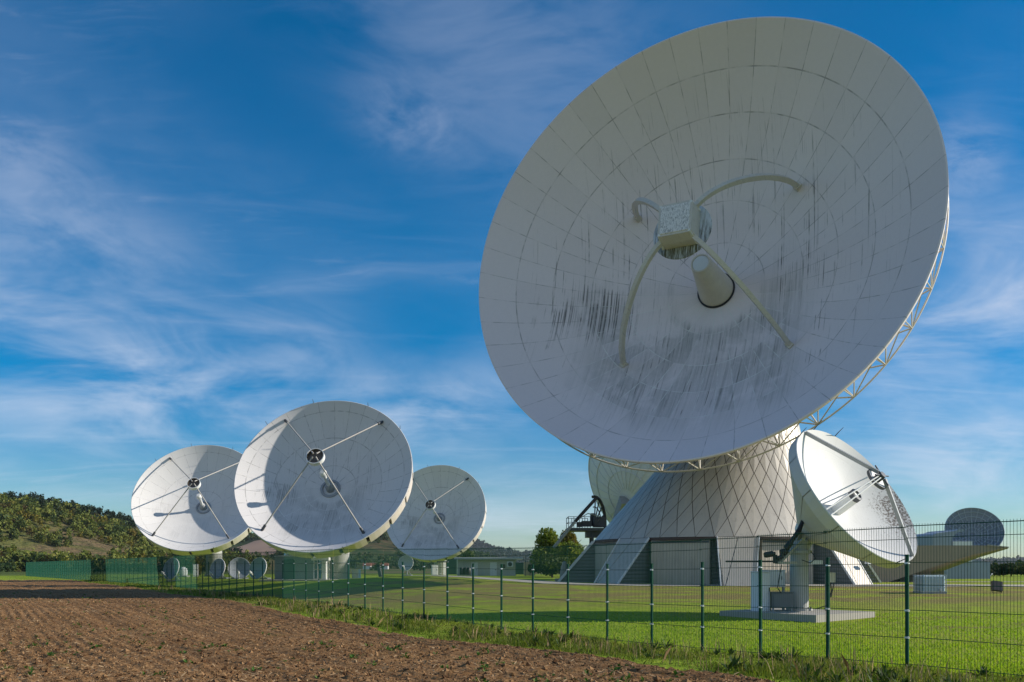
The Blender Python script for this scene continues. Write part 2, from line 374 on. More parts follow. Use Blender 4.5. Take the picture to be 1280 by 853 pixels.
# cone cladding: flat metal diamonds
m, t, b = material('cladding_diamonds'); o = t.coord(); r1 = t.island(); n1 = t.noise(o, .35, 4., .6); n2 = t.noise(t.mapping(o, (3, 3, .3)), 1.2, 4., .65)
f = t.m('ADD', t.m('MULTIPLY_ADD', r1, .09, .86), t.m('MULTIPLY_ADD', n1, .3, -.15))
c = t.mix(1., (.58, .53, .455), t.vec(f, f, f), 'MULTIPLY'); c = t.mix(t.m('MULTIPLY', t.mr(n2, .52, .75), .22), c, (.16, .14, .12))
P_set(t, b, c, .42, .25); M['clad'] = m
# ribbed grey sheet for the recessed walls of the cone
m, t, b = material('ribbed_sheet'); o = t.coord(); x, y, z = t.xyz(o)
n1 = t.noise(o, .6, 4.); rib = t.m('FRACT', t.m('MULTIPLY', z, 4.)); f = t.m('MULTIPLY_ADD', n1, .3, .85)
P_set(t, b, t.mix(1., (.17, .18, .185), t.vec(f, f, f), 'MULTIPLY'), .55, .2, t.bump(t.mr(t.m('ABSOLUTE', t.m('SUBTRACT', rib, .5)), .1, .3), .8, .05)); M['rib'] = m
m, t, b = material('garage_door'); o = t.coord(); x, y, z = t.xyz(o)
n1 = t.noise(o, .7, 4.); n2 = t.noise(t.mapping(o, (3, 3, .4)), 1., 4.); f = t.m('MULTIPLY_ADD', n1, .3, .85)
rib = t.m('FRACT', t.m('MULTIPLY', t.m('ADD', x, t.m('MULTIPLY', y, .2)), 3.2))
c = t.mix(1., (.46, .40, .32), t.vec(f, f, f), 'MULTIPLY'); c = t.mix(t.m('MULTIPLY', t.mr(n2, .5, .75), .35), c, (.2, .17, .14))
P_set(t, b, c, .6, .1, t.bump(t.mr(t.m('ABSOLUTE', t.m('SUBTRACT', rib, .5)), .3, .45), .6, .03)); M['door'] = m

def leaf_mat(name, a, b_, c_, trans=.3):
    m, t, b = material(name); o = t.coord(); r1 = t.island(); n1 = t.noise(o, .22, 3.)
    cc = t.mix(t.mr(t.m('ADD', t.m('MULTIPLY', r1, .45), t.m('MULTIPLY', n1, .9)), .35, .95, smooth=False), a, b_)
    cc = t.mix(t.m('MULTIPLY', t.mr(r1, .72, 1.), .7), cc, c_)
    P_set(t, b, cc, .65, spec=.2)
    tr = t.new('ShaderNodeBsdfTranslucent'); t.put(tr.inputs[0], t.mix(1., cc, (1.0, 1.05, .5), 'MULTIPLY'))
    mx = t.new('ShaderNodeMixShader'); mx.inputs[0].default_value = trans
    t.l.new(b.outputs[0], mx.inputs[1]); t.l.new(tr.outputs[0], mx.inputs[2]); t.l.new(mx.outputs[0], t.n['Material Output'].inputs[0])
    return m
M['leaf_dark'] = leaf_mat('leaf_dark', (.018, .040, .014), (.045, .075, .020), (.075, .10, .025))
M['leaf_mid'] = leaf_mat('leaf_mid', (.035, .065, .016), (.085, .115, .025), (.14, .13, .03))
M['leaf_yellow'] = leaf_mat('leaf_yellow', (.10, .10, .016), (.22, .18, .025), (.20, .11, .025))
M['leaf_brown'] = leaf_mat('leaf_brown', (.075, .055, .02), (.14, .10, .03), (.09, .10, .025))
M['hill_green'] = leaf_mat('hill_green', (.10, .13, .025), (.18, .20, .04), (.26, .235, .055))
M['hill_dark'] = leaf_mat('hill_dark', (.035, .06, .017), (.07, .10, .026), (.11, .14, .035))
M['tree_green'] = leaf_mat('tree_green', (.10, .15, .022), (.20, .24, .035), (.32, .29, .05), .4)
M['leaf_conifer'] = leaf_mat('leaf_conifer', (.012, .026, .013), (.026, .046, .020), (.04, .055, .02), .15)
M['blade'] = leaf_mat('grass_blades', (.20, .32, .016), (.31, .42, .03), (.42, .40, .09), .5)
M['verge'] = leaf_mat('verge_grass_blades', (.095, .15, .018), (.18, .21, .035), (.36, .28, .12), .45)
M['weed'] = leaf_mat('weed_leaves', (.03, .065, .014), (.06, .10, .02), (.09, .13, .035), .3)
M['sprout'] = leaf_mat('sprout_leaves', (.03, .09, .012), (.07, .16, .025), (.16, .2, .05), .3)
M['straw'] = leaf_mat('straw', (.26, .17, .09), (.42, .30, .17), (.16, .09, .05), .1)

# ------------------------------------------------------------------ terrain
FX0, FSL = 18.07, .619                       # fence line in plan: X = FX0 - FSL*Y
NRM = math.sqrt(1+FSL*FSL)
fd = lambda X, Y: (X+FSL*Y-FX0)/NRM          # signed distance from the fence, + is inside the compound
_fy = [0, 14, 17, 20, 23, 28, 34, 43, 60, 83, 110, 180, 260]; _fz = [.05, .04, 0, -.08, -.15, -.17, -.09, .08, .12, .11, .06, 0, 0]
_iy = [0, 24, 29, 34, 40, 46, 55, 62, 80, 120, 180, 300]; _iz = [0, -.15, -.14, -.05, .14, .40, .72, .80, .64, .68, .3, 0]
def zg(X, Y):
    X = np.asarray(X, float); Y = np.asarray(Y, float); d = fd(X, Y)
    a = np.interp(Y, _fy, _fz); b = np.interp(Y, _iy, _iz)
    b = b+.55*np.exp(-((X+6)/7.5)**2-((Y-61)/7.)**2)
    t_ = sstep(d, .5, 7.)
    return a*(1-t_)+b*t_
def zgf(X, Y): return float(zg(X, Y))

def ground_mat():
    m, t, b = material('grass_ground'); o = t.coord(); x, y, z = t.xyz(o)
    dd = t.m('MULTIPLY', t.m('ADD', x, t.m('MULTIPLY_ADD', y, FSL, -FX0)), 1/NRM)
    n1 = t.noise(o, .12, 5., .6, .4); n2 = t.noise(o, 1.1, 4., .6); n3 = t.noise(o, 9., 3., .7); n4 = t.noise(t.mapping(o, (.6, 1.3, 1)), .45, 5., .62, .4)
    g = t.mix(t.mr(n2, .3, .7), (.20, .29, .016), (.31, .39, .030))
    g = t.mix(t.m('MULTIPLY', t.mr(n1, .45, .7), .65), g, (.33, .30, .06))
    g = t.mix(t.m('MULTIPLY', t.mr(n3, .35, .75), .5), g, (.13, .195, .014))
    # dry, trodden turf on the bank in front of the cone building
    dry = t.m('MULTIPLY', t.m('MULTIPLY', t.mr(y, 37., 45.), t.mr(y, 60., 54.)), t.mr(n4, .36, .56))
    wp = t.mr(t.noise(t.mapping(o, (.9, .5, 1), loc=(3, 0, 0)), .7, 4., .6, .4), .56, .68); dry = t.m('MAXIMUM', dry, t.m('MULTIPLY', t.m('MULTIPLY', wp, .55), t.m('MULTIPLY', t.mr(x, 3., 9.), t.mr(y, 23., 27.))))
    dry = t.m('MAXIMUM', dry, t.m('MULTIPLY', t.m('MULTIPLY', t.mr(x, 12.5, 15.), t.m('MULTIPLY', t.mr(y, 28., 31.), t.mr(y, 36.5, 34.5))), t.mr(n4, .45, .6)))
    g = t.mix(t.m('MULTIPLY', dry, .8), g, (.215, .145, .07))
    # far plain: strips of stubble, ploughland and meadow
    fs = t.noise(t.mapping(o, (.0022, .012, 1.)), 1., 2., .4); fs2 = t.noise(t.mapping(o, (.004, .02, 1.), loc=(40, 9, 0)), 1., 1., .4)
    far = t.mix(t.mr(fs, .46, .5), (.075, .10, .02), (.17, .125, .07)); far = t.mix(t.mr(fs2, .52, .56), far, (.10, .135, .028))
    far = t.mix(t.mr(n2, .3, .8, 0., .3), far, (.05, .06, .02))
    g = t.mix(t.mr(y, 170., 200.), g, far)
    P_set(t, b, g, .9, 0, t.bump(t.m('ADD', n3, n2), .8, .12), .1)
    return m
ys = np.concatenate([[-60, -30, -10, 0, 6], np.arange(10, 135, .8), np.geomspace(136, 9000, 60)])
xs = np.concatenate([-np.geomspace(9000, 112, 45), np.arange(-110, 70, 1.), np.geomspace(71, 9000, 50)])
GX, GY = np.meshgrid(xs, ys)
tag(grid_mesh('ground', GX, GY, zg(GX, GY)-np.where(GY > 400, (GY-400)*.0006, 0), ground_mat()), kind='structure')

# ploughed field ---------------------------------------------------------------
def soil_mat():
    m, t, b = material('ploughed_soil'); o = t.coord(); x, y, z = t.xyz(o)
    n0 = t.noise(o, .22, 4., .55, .3); n1 = t.noise(o, 2.2, 5., .65); n2 = t.noise(o, 13., 4., .7); n3 = t.noise(t.mapping(o, (1, .35, 1), (0, 0, R_(31))), 26., 3., .7)
    c = t.mix(t.mr(n1, .3, .7), (.165, .080, .031), (.265, .145, .060)); c = t.mix(t.mr(n0, .35, .7, 0., .6), c, (.30, .17, .076))
    c = t.mix(t.mr(n2, .52, .72, 0., .75), c, (.43, .28, .145)); c = t.mix(t.mr(n2, .48, .34, 0., .85), c, (.06, .032, .018))
    c = t.mix(t.mr(n3, .66, .76, 0., .75), c, (.40, .31, .21))
    gr = t.noise(o, .5, 5., .65, .3); c = t.mix(t.m('MULTIPLY', t.mr(gr, .58, .74), t.mr(n2, .35, .6, 0., .6)), c, (.075, .10, .022))
    P_set(t, b, c, .95, 0, t.bump(t.m('ADD', n2, t.m('MULTIPLY', n1, .6)), 1., .05), .08)
    return m
verge_w = lambda Y: 3.3+.9*(fbm(np.asarray(Y, float)*.33, Y*0+3, 3, 5)-.5)*2+.5*(vnoise(np.asarray(Y, float)*1.9, Y*0, 8)-.5)-.006*np.clip(Y-30, 0, 80)
def soil_h(Y, d):
    e = sstep(-d-verge_w(Y), 0, .7)                       # rises from the grass edge
    fur = .012*np.cos(2*np.pi*(d+.05*np.sin(Y*.3)+.10*(vnoise(Y*.7, d*.6, 55)-.5))/.33)*(.35+1.1*vnoise(Y*.2, d*.3, 66))
    trk = -.05*np.exp(-((d+9.1)/.28)**2)-.05*np.exp(-((d+11.0)/.28)**2)
    u = Y*1.05; n = (fbm(u*3.6, d*4.4, 3, 31)-.5)*.036+(fbm(u*10, d*12, 2, 77)-.5)*.05+(fbm(u*.4, d*.4, 2, 3)-.5)*.07
    cl = np.maximum(vnoise(u*6.2, d*6.2, 91)-.74, 0)*.2
    pk = 1-.85*np.clip(np.exp(-((d+9.1)/.3)**2)+np.exp(-((d+11.0)/.3)**2), 0, 1)
    return -.06*(1-e)+e*(.075+trk+(fur+n+cl)*pk)
rows = 13*np.exp(np.arange(0, 400)*math.log(126/13.)/399)
dc = np.concatenate([-np.geomspace(190, 24.4, 26), np.arange(-24, -1.9, .05)])
DD, YY = np.meshgrid(dc, rows)
XX = FX0-FSL*YY+NRM*DD
tag(grid_mesh('ploughed_field', XX, YY, zg(XX, YY)+soil_h(YY, DD)*np.where(YY > 119, np.clip((126-YY)/7, 0, 1), 1)-np.where(YY > 119, (YY-119)/7*.05, 0), soil_mat()), kind='structure')

# straw, clods and green sprouts lying on the soil
def scatter(n, y0, y1, d0, d1, p=1.0):
    u = rng.random(n); Y = (y0**(1-p)+(y1**(1-p)-y0**(1-p))*u)**(1/(1-p)) if p != 1 else y0*(y1/y0)**u
    d = d0+(d1-d0)*rng.random(n); X = FX0-FSL*Y+NRM*d
    return X, Y, d
def soil_top(X, Y, d): return zg(X, Y)+soil_h(Y, d)
def strips(X, Y, Z, L, W, ang, tilt, lift):
    n = len(X); dx = np.stack([np.cos(ang)*np.cos(tilt), np.sin(ang)*np.cos(tilt), np.sin(tilt)], 1)*L[:, None]/2
    sx = np.stack([-np.sin(ang), np.cos(ang), np.zeros(n)], 1)*W[:, None]/2; sx[:, 2] = W*.3
    c = np.stack([X, Y, Z+lift+np.abs(np.sin(tilt))*L/2], 1)
    return np.stack([c-dx-sx, c+dx-sx, c+dx+sx, c-dx+sx], 1)
X, Y, d = scatter(6500, 13.5, 75, -17, -3.6, 1.4); k = -d > verge_w(Y)+.2; X, Y, d = X[k], Y[k], d[k]; n = len(X)
V = strips(X, Y, soil_top(X, Y, d), rng.uniform(.03, .12, n), rng.uniform(.005, .014, n)*(1+Y/40), rng.uniform(0, 6.28, n), rng.normal(0, .3, n), .012)
tag(quads_mesh('straw_stubble', V, M['straw']), 'pale straw and stubble bits littering the brown ploughed soil', 'straw', kind='stuff')
def clod_mesh(name, X, Y, Z, S, m):
    base = np.array([(1, 0, 0), (-.9, .1, 0), (.1, 1, 0), (0, -1, .1), (.1, .1, .75), (0, 0, -.7)], float)
    tri = np.array([(0, 2, 4), (2, 1, 4), (1, 3, 4), (3, 0, 4), (2, 0, 5), (1, 2, 5), (3, 1, 5), (0, 3, 5)])
    n = len(X); A = rng.uniform(0, 6.28, n); v = base[None]*rng.uniform(.6, 1.25, (n, 6, 3))*S[:, None, None]
    ca, sa = np.cos(A)[:, None], np.sin(A)[:, None]
    v = np.stack([v[..., 0]*ca-v[..., 1]*sa, v[..., 0]*sa+v[..., 1]*ca, v[..., 2]], -1)+np.stack([X, Y, Z], -1)[:, None]
    me = bpy.data.meshes.new(name); me.from_pydata(v.reshape(-1, 3).tolist(), [], (tri[None]+np.arange(n)[:, None, None]*6).reshape(-1, 3).tolist())
    return link(name, me, m)
X, Y, d = scatter(15000, 13.5, 60, -17, -3.4, 1.5); k = -d > verge_w(Y); X, Y, d = X[k], Y[k], d[k]
m, t, b = material('clods'); r1 = t.island(); n1 = t.noise(t.coord(), 20., 3.)
P_set(t, b, t.mix(t.mr(t.m('ADD', r1, t.m('MULTIPLY', n1, .4)), .2, 1.2), (.085, .042, .02), (.28, .165, .08)), .95, spec=.05)
tag(clod_mesh('soil_clods', X, Y, soil_top(X, Y, d)+.005, rng.gamma(2.0, .009, len(X))+.010, m), 'loose brown clods and pebbles on the ploughed soil', 'clods', kind='stuff')
def leaves(X, Y, Z, per, L, W, lift=0., spread=1.):
    n = len(X); X = np.repeat(X, per); Y = np.repeat(Y, per); Z = np.repeat(Z, per); L = np.repeat(L, per)*rng.uniform(.6, 1.2, n*per); W = np.repeat(W, per)
    a = rng.uniform(0, 6.28, n*per); e = rng.uniform(.15, 1.0, n*per)*spread
    dr = np.stack([np.cos(a)*np.cos(e), np.sin(a)*np.cos(e), np.sin(e)], 1); sd_ = np.stack([-np.sin(a), np.cos(a), a*0], 1)
    p = np.stack([X, Y, Z+lift], 1); q = p+dr*(L*.55)[:, None]; r = p+dr*L[:, None]; r[:, 2] -= L*.12
    return np.stack([p, q+sd_*(W/2)[:, None], r, q-sd_*(W/2)[:, None]], 1)
Xc, Yc, dc_ = scatter(150, 13.8, 60, -16.5, -4.2, 1.2)
rep = rng.integers(1, 5, len(Xc)); X = np.repeat(Xc, rep)+rng.normal(0, .16, rep.sum()); Y = np.repeat(Yc, rep)+rng.normal(0, .35, rep.sum()); d = fd(X, Y); k = -d > verge_w(Y)+.2; X, Y, d = X[k], Y[k], d[k]
V = leaves(X, Y, soil_top(X, Y, d), 9, rng.uniform(.06, .15, len(X)), rng.uniform(.025, .05, len(X)), .0, 1.1)
tag(quads_mesh('seedlings', V, M['sprout']), 'bright green seedlings scattered over the bare ploughed soil', 'seedlings', kind='stuff')

# grass blades ------------------------------------------------------------------
def blades(X, Y, Z, H, W, lean=.5):
    n = len(X); a = rng.uniform(0, 6.28, n); l = rng.normal(0, lean, n)*H; b2 = rng.uniform(0, 3.14, n)
    p = np.stack([X, Y, Z-.01], 1); s_ = np.stack([np.cos(b2), np.sin(b2), b2*0], 1)*(W/2)[:, None]
    md = p+np.stack([np.cos(a)*l*.35, np.sin(a)*l*.35, H*.6], 1); tp = p+np.stack([np.cos(a)*l, np.sin(a)*l, H], 1)
    return np.stack([p-s_, p+s_, md+s_*.75, tp, md-s_*.75], 1)
X, Y, d = scatter(52000, 12.5, 120, -4.6, .5, 1.25); vw = verge_w(Y)+.25*rng.normal(0, 1, len(Y)); k = -d < vw; X, Y, d, vw = X[k], Y[k], d[k], vw[k]
tuft = fbm(X*1.3, Y*.8, 3, 44); H = (.05+.40*np.clip(tuft-.32, 0, 1))*rng.uniform(.6, 1.3, len(X))*np.where(d > -.5, .7, 1.)
V = blades(X, Y, zg(X, Y)-np.where(-d > vw-.4, .03, 0), H, .007+.0006*Y, .55)
tag(quads_mesh('verge_grass', V, M['verge']), 'rough uncut grass strip between the green fence and ploughed soil', 'grass', kind='stuff')
X, Y, d = scatter(420, 13, 60, -4.2, .1, 1.3); k = (fbm(X*.9, Y*.9, 2, 12) > .5) & (-d < verge_w(Y)); X, Y, d = X[k], Y[k], d[k]
V = leaves(X, Y, zg(X, Y), 14, rng.uniform(.12, .34, len(X)), rng.uniform(.03, .07, len(X)), .02, 1.35)
tag(quads_mesh('verge_weeds', V, M['weed']), 'dark broad leaved weeds growing along the foot of the green fence', 'weeds', kind='stuff')
n = 62000; Y = 13*(37/13.)**rng.random(n); X = FX0-FSL*Y+rng.random(n)**1.15*(.60*Y+4-(FX0-FSL*Y))
k = (fd(X, Y) > .2) & ~((np.abs((X-11.4)*.66+(Y-35.25)*.75) < 2.4) & (np.abs((X-11.4)*.78-(Y-35.25)*.62) < 2.6) & (Y > 32.2) & (Y < 38.3)); X, Y = X[k], Y[k]
V = blades(X, Y, zg(X, Y), rng.uniform(.025, .075, len(X))*(1+.5*(vnoise(X*.8, Y*.8, 6)-.5)), .008+.0009*Y, .6)
tag(quads_mesh('lawn_grass', V, M['blade']), 'short mown green lawn inside the fenced compound', 'grass', kind='stuff')

X, Y, d = scatter(1500, 13, 70, -3.9, .2, 1.2); k = (-d < verge_w(Y)) & (fbm(X*.7, Y*.7, 2, 33) > .45); X, Y = X[k], Y[k]
V = blades(X, Y, zg(X, Y), rng.uniform(.2, .52, len(X)), .006+.0005*Y, .35)
tag(quads_mesh('dry_stalks', V, M['straw']), 'dry straw coloured stalks standing in the rough verge grass', 'stalks', kind='stuff')
# gravel strips on the compound
def drape(name, poly_xy, m, lift=.02, n=40):
    (a, b_), (c, e) = poly_xy
    U, Vv = np.meshgrid(np.linspace(0, 1, n), np.linspace(0, 1, 8))
    A = np.array(a)[None, None]*(1-U[..., None])+np.array(b_)[None, None]*U[..., None]; B = np.array(c)[None, None]*(1-U[..., None])+np.array(e)[None, None]*U[..., None]
    Pp = A*(1-Vv[..., None])+B*Vv[..., None]; wob = (vnoise(Pp[..., 0]*.9, Pp[..., 1]*.9, 3)-.5)*.5
    Pp[..., 1] += np.where((Vv == 0) | (Vv == 1), wob, 0)
    return tag(grid_mesh(name, Pp[..., 0], Pp[..., 1], zg(Pp[..., 0], Pp[..., 1])+lift, m), kind='structure')
gravel = paint('gravel', (.36, .33, .28), .95, 0, .5, 6., 0, .03)
drape('gravel_path', (((-9, 61.5), (5, 56.)), ((-9, 71), (5, 60.))), gravel)
drape('gravel_apron', (((5.01, 56.), (36, 54.6)), ((5.01, 60.), (36, 58.5))), gravel)
drape('service_road', (((24, 69), (80, 69)), ((24, 74), (80, 74))), gravel)

# ------------------------------------------------------------------ dishes
def nvec(az, el): a, e = R_(az), R_(el); return Vector((math.sin(a)*math.cos(e), -math.cos(a)*math.cos(e), math.sin(e)))
def frame(c, n):
    x = Vector((-n.y, n.x, 0)).normalized(); y = n.cross(x)
    return Matrix(((x.x, y.x, n.x, c[0]), (x.y, y.y, n.y, c[1]), (x.z, y.z, n.z, c[2]), (0, 0, 0, 1)))
def para_profile(R, dep, th, nr, r0=0.):
    f = [(r0+(R-r0)*i/nr, ((r0+(R-r0)*i/nr)**2/R**2-1)*dep) for i in range(nr+1)]
    bk = [(r0+(R-r0)*i/nr, ((r0+(R-r0)*i/nr)**2/R**2-1)*dep-th) for i in range(nr, -1, -1)]
    return f, bk
def reflector(name, R, dep, th, m, parent, W, seg=128, nr=24):
    f, bk = para_profile(R, dep, th, nr)
    lip = [(R+th*.35, -.02), (R+th*.35, -th)]
    return MB().lathe(f+lip+bk, seg).build(name, m, parent, W, smooth=32)

# ---- the giant dish
BC = (11.69, 59.75, 24.51); BN = nvec(-28.5, 11.4); BW = frame(BC, BN); BR, BD = 16., 8.2
cone_z = [.6, .85, 3.95, 9.5, 11.9, 15.5]; cone_c = [15.7, 15.75, 16.1, 17.2, 17.7, 18.2]; cone_r = [12.3, 12.1, 9.7, 5.9, 4.5, 3.4]; CY0 = 68.4
cc = lambda z: (float(np.interp(z, cone_z, cone_c)), CY0); cr = lambda z: float(np.interp(z, cone_z, cone_r))
big = thing('satellite_antenna', 'giant white dish with dark grime streaks towering above the diamond clad cone', 'satellite dish', (18.2, CY0, 15.6))
reflector('reflector', BR, BD, .28, M['dish_big'], big, BW, 192, 44)
mb = MB().lathe([(1.30, -8.05), (1.28, -7.9), (1.24, -7.6), (.72, -4.0), (.70, -3.86), (.60, -3.86), (.60, -3.98), (0, -3.98)], 48); fc = mb.build('feed_cone', M['cream'], big, BW, 30)
MB().lathe([(1.43, -8.16), (1.43, -8.03), (1.32, -8.03), (1.32, -8.16)], 48, closed=True).build('gasket_ring', M['black'], fc, BW, 30)
MB().lathe([(0, -3.965), (.585, -3.965), (.585, -3.9), (.0, -3.9)], 32).build('feed_window', M['pale'], fc, BW, 30)
# sub-reflector and its house
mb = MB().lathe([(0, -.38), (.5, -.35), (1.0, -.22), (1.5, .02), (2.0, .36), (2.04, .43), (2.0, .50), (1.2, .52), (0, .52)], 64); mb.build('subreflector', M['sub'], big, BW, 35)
oct_ = lambda a, ch, z: [(-a+ch, -a, z), (a-ch, -a, z), (a, -a+ch, z), (a, a-ch, z), (a-ch, a, z), (-a+ch, a, z), (-a, a-ch, z), (-a, -a+ch, z)]
mb = MB(); A = oct_(1.22, .20, .55); B = oct_(1.25, .20, 1.25); C_ = oct_(1.14, .14, 2.05)
mb.add(A+B+C_, [tuple(range(7, -1, -1)), tuple(range(16, 24))]+[(k*8+i, k*8+(i+1) % 8, k*8+8+(i+1) % 8, k*8+8+i) for k in (0, 1) for i in range(8)])
sh = mb.build('subreflector_house', M['strut'], big, BW)
MB().add(oct_(1.00, .06, 2.055)+oct_(.98, .06, 2.10), [tuple(range(8, 16))]+[(i, (i+1) % 8, 8+(i+1) % 8, 8+i) for i in range(8)]).build('house_lid', M['peel'], sh, BW)
for sx, sy in ((1, 1), (-1, 1), (-1, -1), (1, -1)): MB().bar((sx*1.02, sy*1.02, 2.07), (sx*1.18, sy*1.18, .6), .16, .16).build('house_edge', M['white'], sh, BW)
for fx, fy, fz in ((-6.07, -6.25, -5.77), (6.1, -6.27, -5.75), (6.17, 5.87, -5.85), (-5.9, 5.95, -5.9)):
    p0 = Vector((fx, fy, fz)); sg = Vector((math.copysign(1.12, fx), math.copysign(1.12, fy), 1.3)); c1 = p0+Vector((0, 0, 3.6))-(p0.xy.to_3d()*.10); c2 = Vector((sg.x*2.3, sg.y*2.3, 1.6))
    bz = [p0*(1-u)**3+c1*3*u*(1-u)**2+c2*3*u*u*(1-u)+sg*u**3 for u in np.linspace(0, 1, 22)]
    tan = Vector((-fy, fx, 0)).normalized()
    mb = MB()
    ring = []
    for i, p in enumerate(bz):
        dv = (bz[min(i+1, 21)]-bz[max(i-1, 0)]).normalized(); nn = tan.cross(dv).normalized(); a, h = .145, .18
        ring += [p-tan*a-nn*h, p+tan*a-nn*h, p+tan*a+nn*h, p-tan*a+nn*h]
    fs = [(0, 1, 2, 3), (84+3, 84+2, 84+1, 84)]+[(i*4+k, i*4+(k+1) % 4, i*4+4+(k+1) % 4, i*4+4+k) for i in range(21) for k in range(4)]
    mb.add(ring, fs); leg = mb.build('strut', M['strut'], big, BW)
    ft = MB(); nb = Vector((0, 0, 1)); ft.bar(p0+Vector((0, 0, -.15)), p0+Vector((0, 0, .25)), .44, .5, (fx, fy, 0)); ft.build('foot_plate', M['strut'], leg, BW)
# rim truss behind the edge
NB = 38; mb = MB(); rt, rz_, r2, z2 = BR-.12, -.42, BR-.02, -2.45
pt = lambda r, a, z: Vector((r*math.cos(a), r*math.sin(a), z))
mb.tube([pt(r2, 2*math.pi*i/168, z2) for i in range(168)], .06, 6, closed=True)
mb.tube([pt(rt+.05, 2*math.pi*i/168, rz_) for i in range(168)], .055, 6, closed=True)
for i in range(NB):
    a = 2*math.pi*i/NB; da = 2*math.pi/NB
    mb.tube([pt(r2, a, z2), pt(rt, a-da*.17, rz_)], .042, 5); mb.tube([pt(r2, a, z2), pt(rt, a+da*.17, rz_)], .042, 5)
    mb.tube([pt(r2, a, z2), pt(rt, a+da*.83, rz_)], .042, 5)
    mb.tube([pt(r2, a, z2), pt(BR*.87, a, -2.4)], .06, 5); mb.tube([pt(BR*.87, a, -2.35), pt(r2, a+da, z2)], .05, 5)
mb.build('rim_truss', M['truss'], big, BW, 60)
mb = MB()
for i in range(24):
    a = 2*math.pi*i/24; mb.bar(pt(BR*.86, a, -2.75), pt(3., a, -9.9), .18, .4, (0, 0, 1)); mb.bar(pt(BR*.86, a, -2.75), pt(BR*.5, a, -6.5), .1, .3)
mb.tube([pt(BR*.6, 2*math.pi*i/96, -5.7) for i in range(96)], .14, 6, closed=True)
mb.build('backing_structure', M['grey'], big, BW)
MB().lathe([(0, -8.6), (3.3, -8.6), (3.3, -11.2), (2.4, -11.8), (0, -11.8)], 40).build('hub_drum', M['white'], big, BW, 30)
tb = BW @ Vector((0, 0, -10.6)); top = Vector((18.2, CY0, 15.6)); mb = MB()
mb.lathe([(3.3, 0), (3.3, .5), (2.7, .9), (2.6, 3.0), (0, 3.0)], 40, Matrix.Translation(top)); mb.build('azimuth_turret', M['white'], big, None, 30)
mb = MB(); xx = BW.to_3x3() @ Vector((1, 0, 0))
for s in (-1, 1): mb.bar(top+Vector((0, 0, 2.6))+xx*s*1.6, tb+xx*s*3.6, 1.1, 2.0, xx.cross(Vector((0, 0, 1))))
mb.bar(tb-xx*4, tb+xx*4, 1.0, 1.0); mb.build('elevation_yoke', M['white'], big)

# ---- the cone building under it
bld = thing('antenna_building', 'flared cone building clad in pale metal diamonds with buttress legs, under the giant dish', 'building', (cc(.85)[0], CY0, zgf(15.7, 57)))
EA = 3.95
def cp(z, a, off=0.):
    c = cc(z); r = cr(z)+off; return Vector((c[0]+r*math.sin(a), c[1]-r*math.cos(a), z))
NS = 48; zs = [EA]
while zs[-1] < 15.4: zs.append(zs[-1]+max(.42, cr(zs[-1])*.135))
zs[-1] = 15.5
G = [[cp(z, 2*math.pi*(i+.5*(j % 2))/NS) for i in range(NS)] for j, z in enumerate(zs)]
mb = MB(); J = len(zs)
def inset(ps):
    c = sum(ps, Vector())/len(ps); out = []; nn = (ps[1]-ps[0]).cross(ps[-1]-ps[0]).normalized()
    ax = Vector((cc(c.z)[0], CY0, c.z)); nn = nn if nn.dot(c-ax) > 0 else -nn
    for p in ps: dv = (c-p); out.append(p+dv*(.017/max(dv.length*.5, .1))+nn*.04)
    return out
for j in range(J-1):
    for i in range(NS):
        o_ = j % 2
        if j+2 < J: ps = [G[j][i], G[j+1][(i+o_) % NS], G[j+2][i], G[j+1][(i-1+o_) % NS]]
        else: ps = [G[j][i], G[j+1][(i+o_) % NS], G[j+1][(i-1+o_) % NS]]
        mb.add(inset(ps), [tuple(range(len(ps)))])
        if j == 0:
            ps = [G[0][i], G[0][(i+1) % NS], G[1][i]]; mb.add(inset(ps), [(0, 1, 2)])
mb.build('cladding', M['clad'], bld)
MB().lathe([(1, 0)], 3)
mb = MB(); rr_ = [[cp(z, 2*math.pi*i/64, -.03) for i in range(64)] for z in zs]
mb.add([p for r in rr_ for p in r], [(j*64+i, j*64+(i+1) % 64, (j+1)*64+(i+1) % 64, (j+1)*64+i) for j in range(J-1) for i in range(64)]+[tuple(range((J-1)*64, J*64))])
mb.build('cladding_backing', M['gap'], bld)
mb = MB(); a0 = [cp(EA, 2*math.pi*i/96, .07) for i in range(96)]; a1 = [p+Vector((0, 0, -.16)) for p in a0]; a2 = [cp(EA, 2*math.pi*i/96, -.9)+Vector((0, 0, -.16)) for i in range(96)]; a3 = [cp(EA, 2*math.pi*i/96, .0)+Vector((0, 0, .02)) for i in range(96)]
L4 = [a3, a0, a1, a2]; mb.add(sum(L4, []), [(k*96+i, k*96+(i+1) % 96, (k+1)*96+(i+1) % 96, (k+1)*96+i) for k in range(3) for i in range(96)]); mb.build('eave_ring', M['red'], bld)
zb = .5; mb = MB(); r1 = 8.9
mb.add([Vector((cc(2)[0]+r1*math.sin(2*math.pi*i/64), CY0-r1*math.cos(2*math.pi*i/64), z)) for z in (zb, EA-.1) for i in range(64)], [(i, (i+1) % 64, 64+(i+1) % 64, 64+i) for i in range(64)])
mb.build('inner_wall', M['rib'], bld)
legs = [-92, -50, -6, 40, 86, 130, 178, 224]
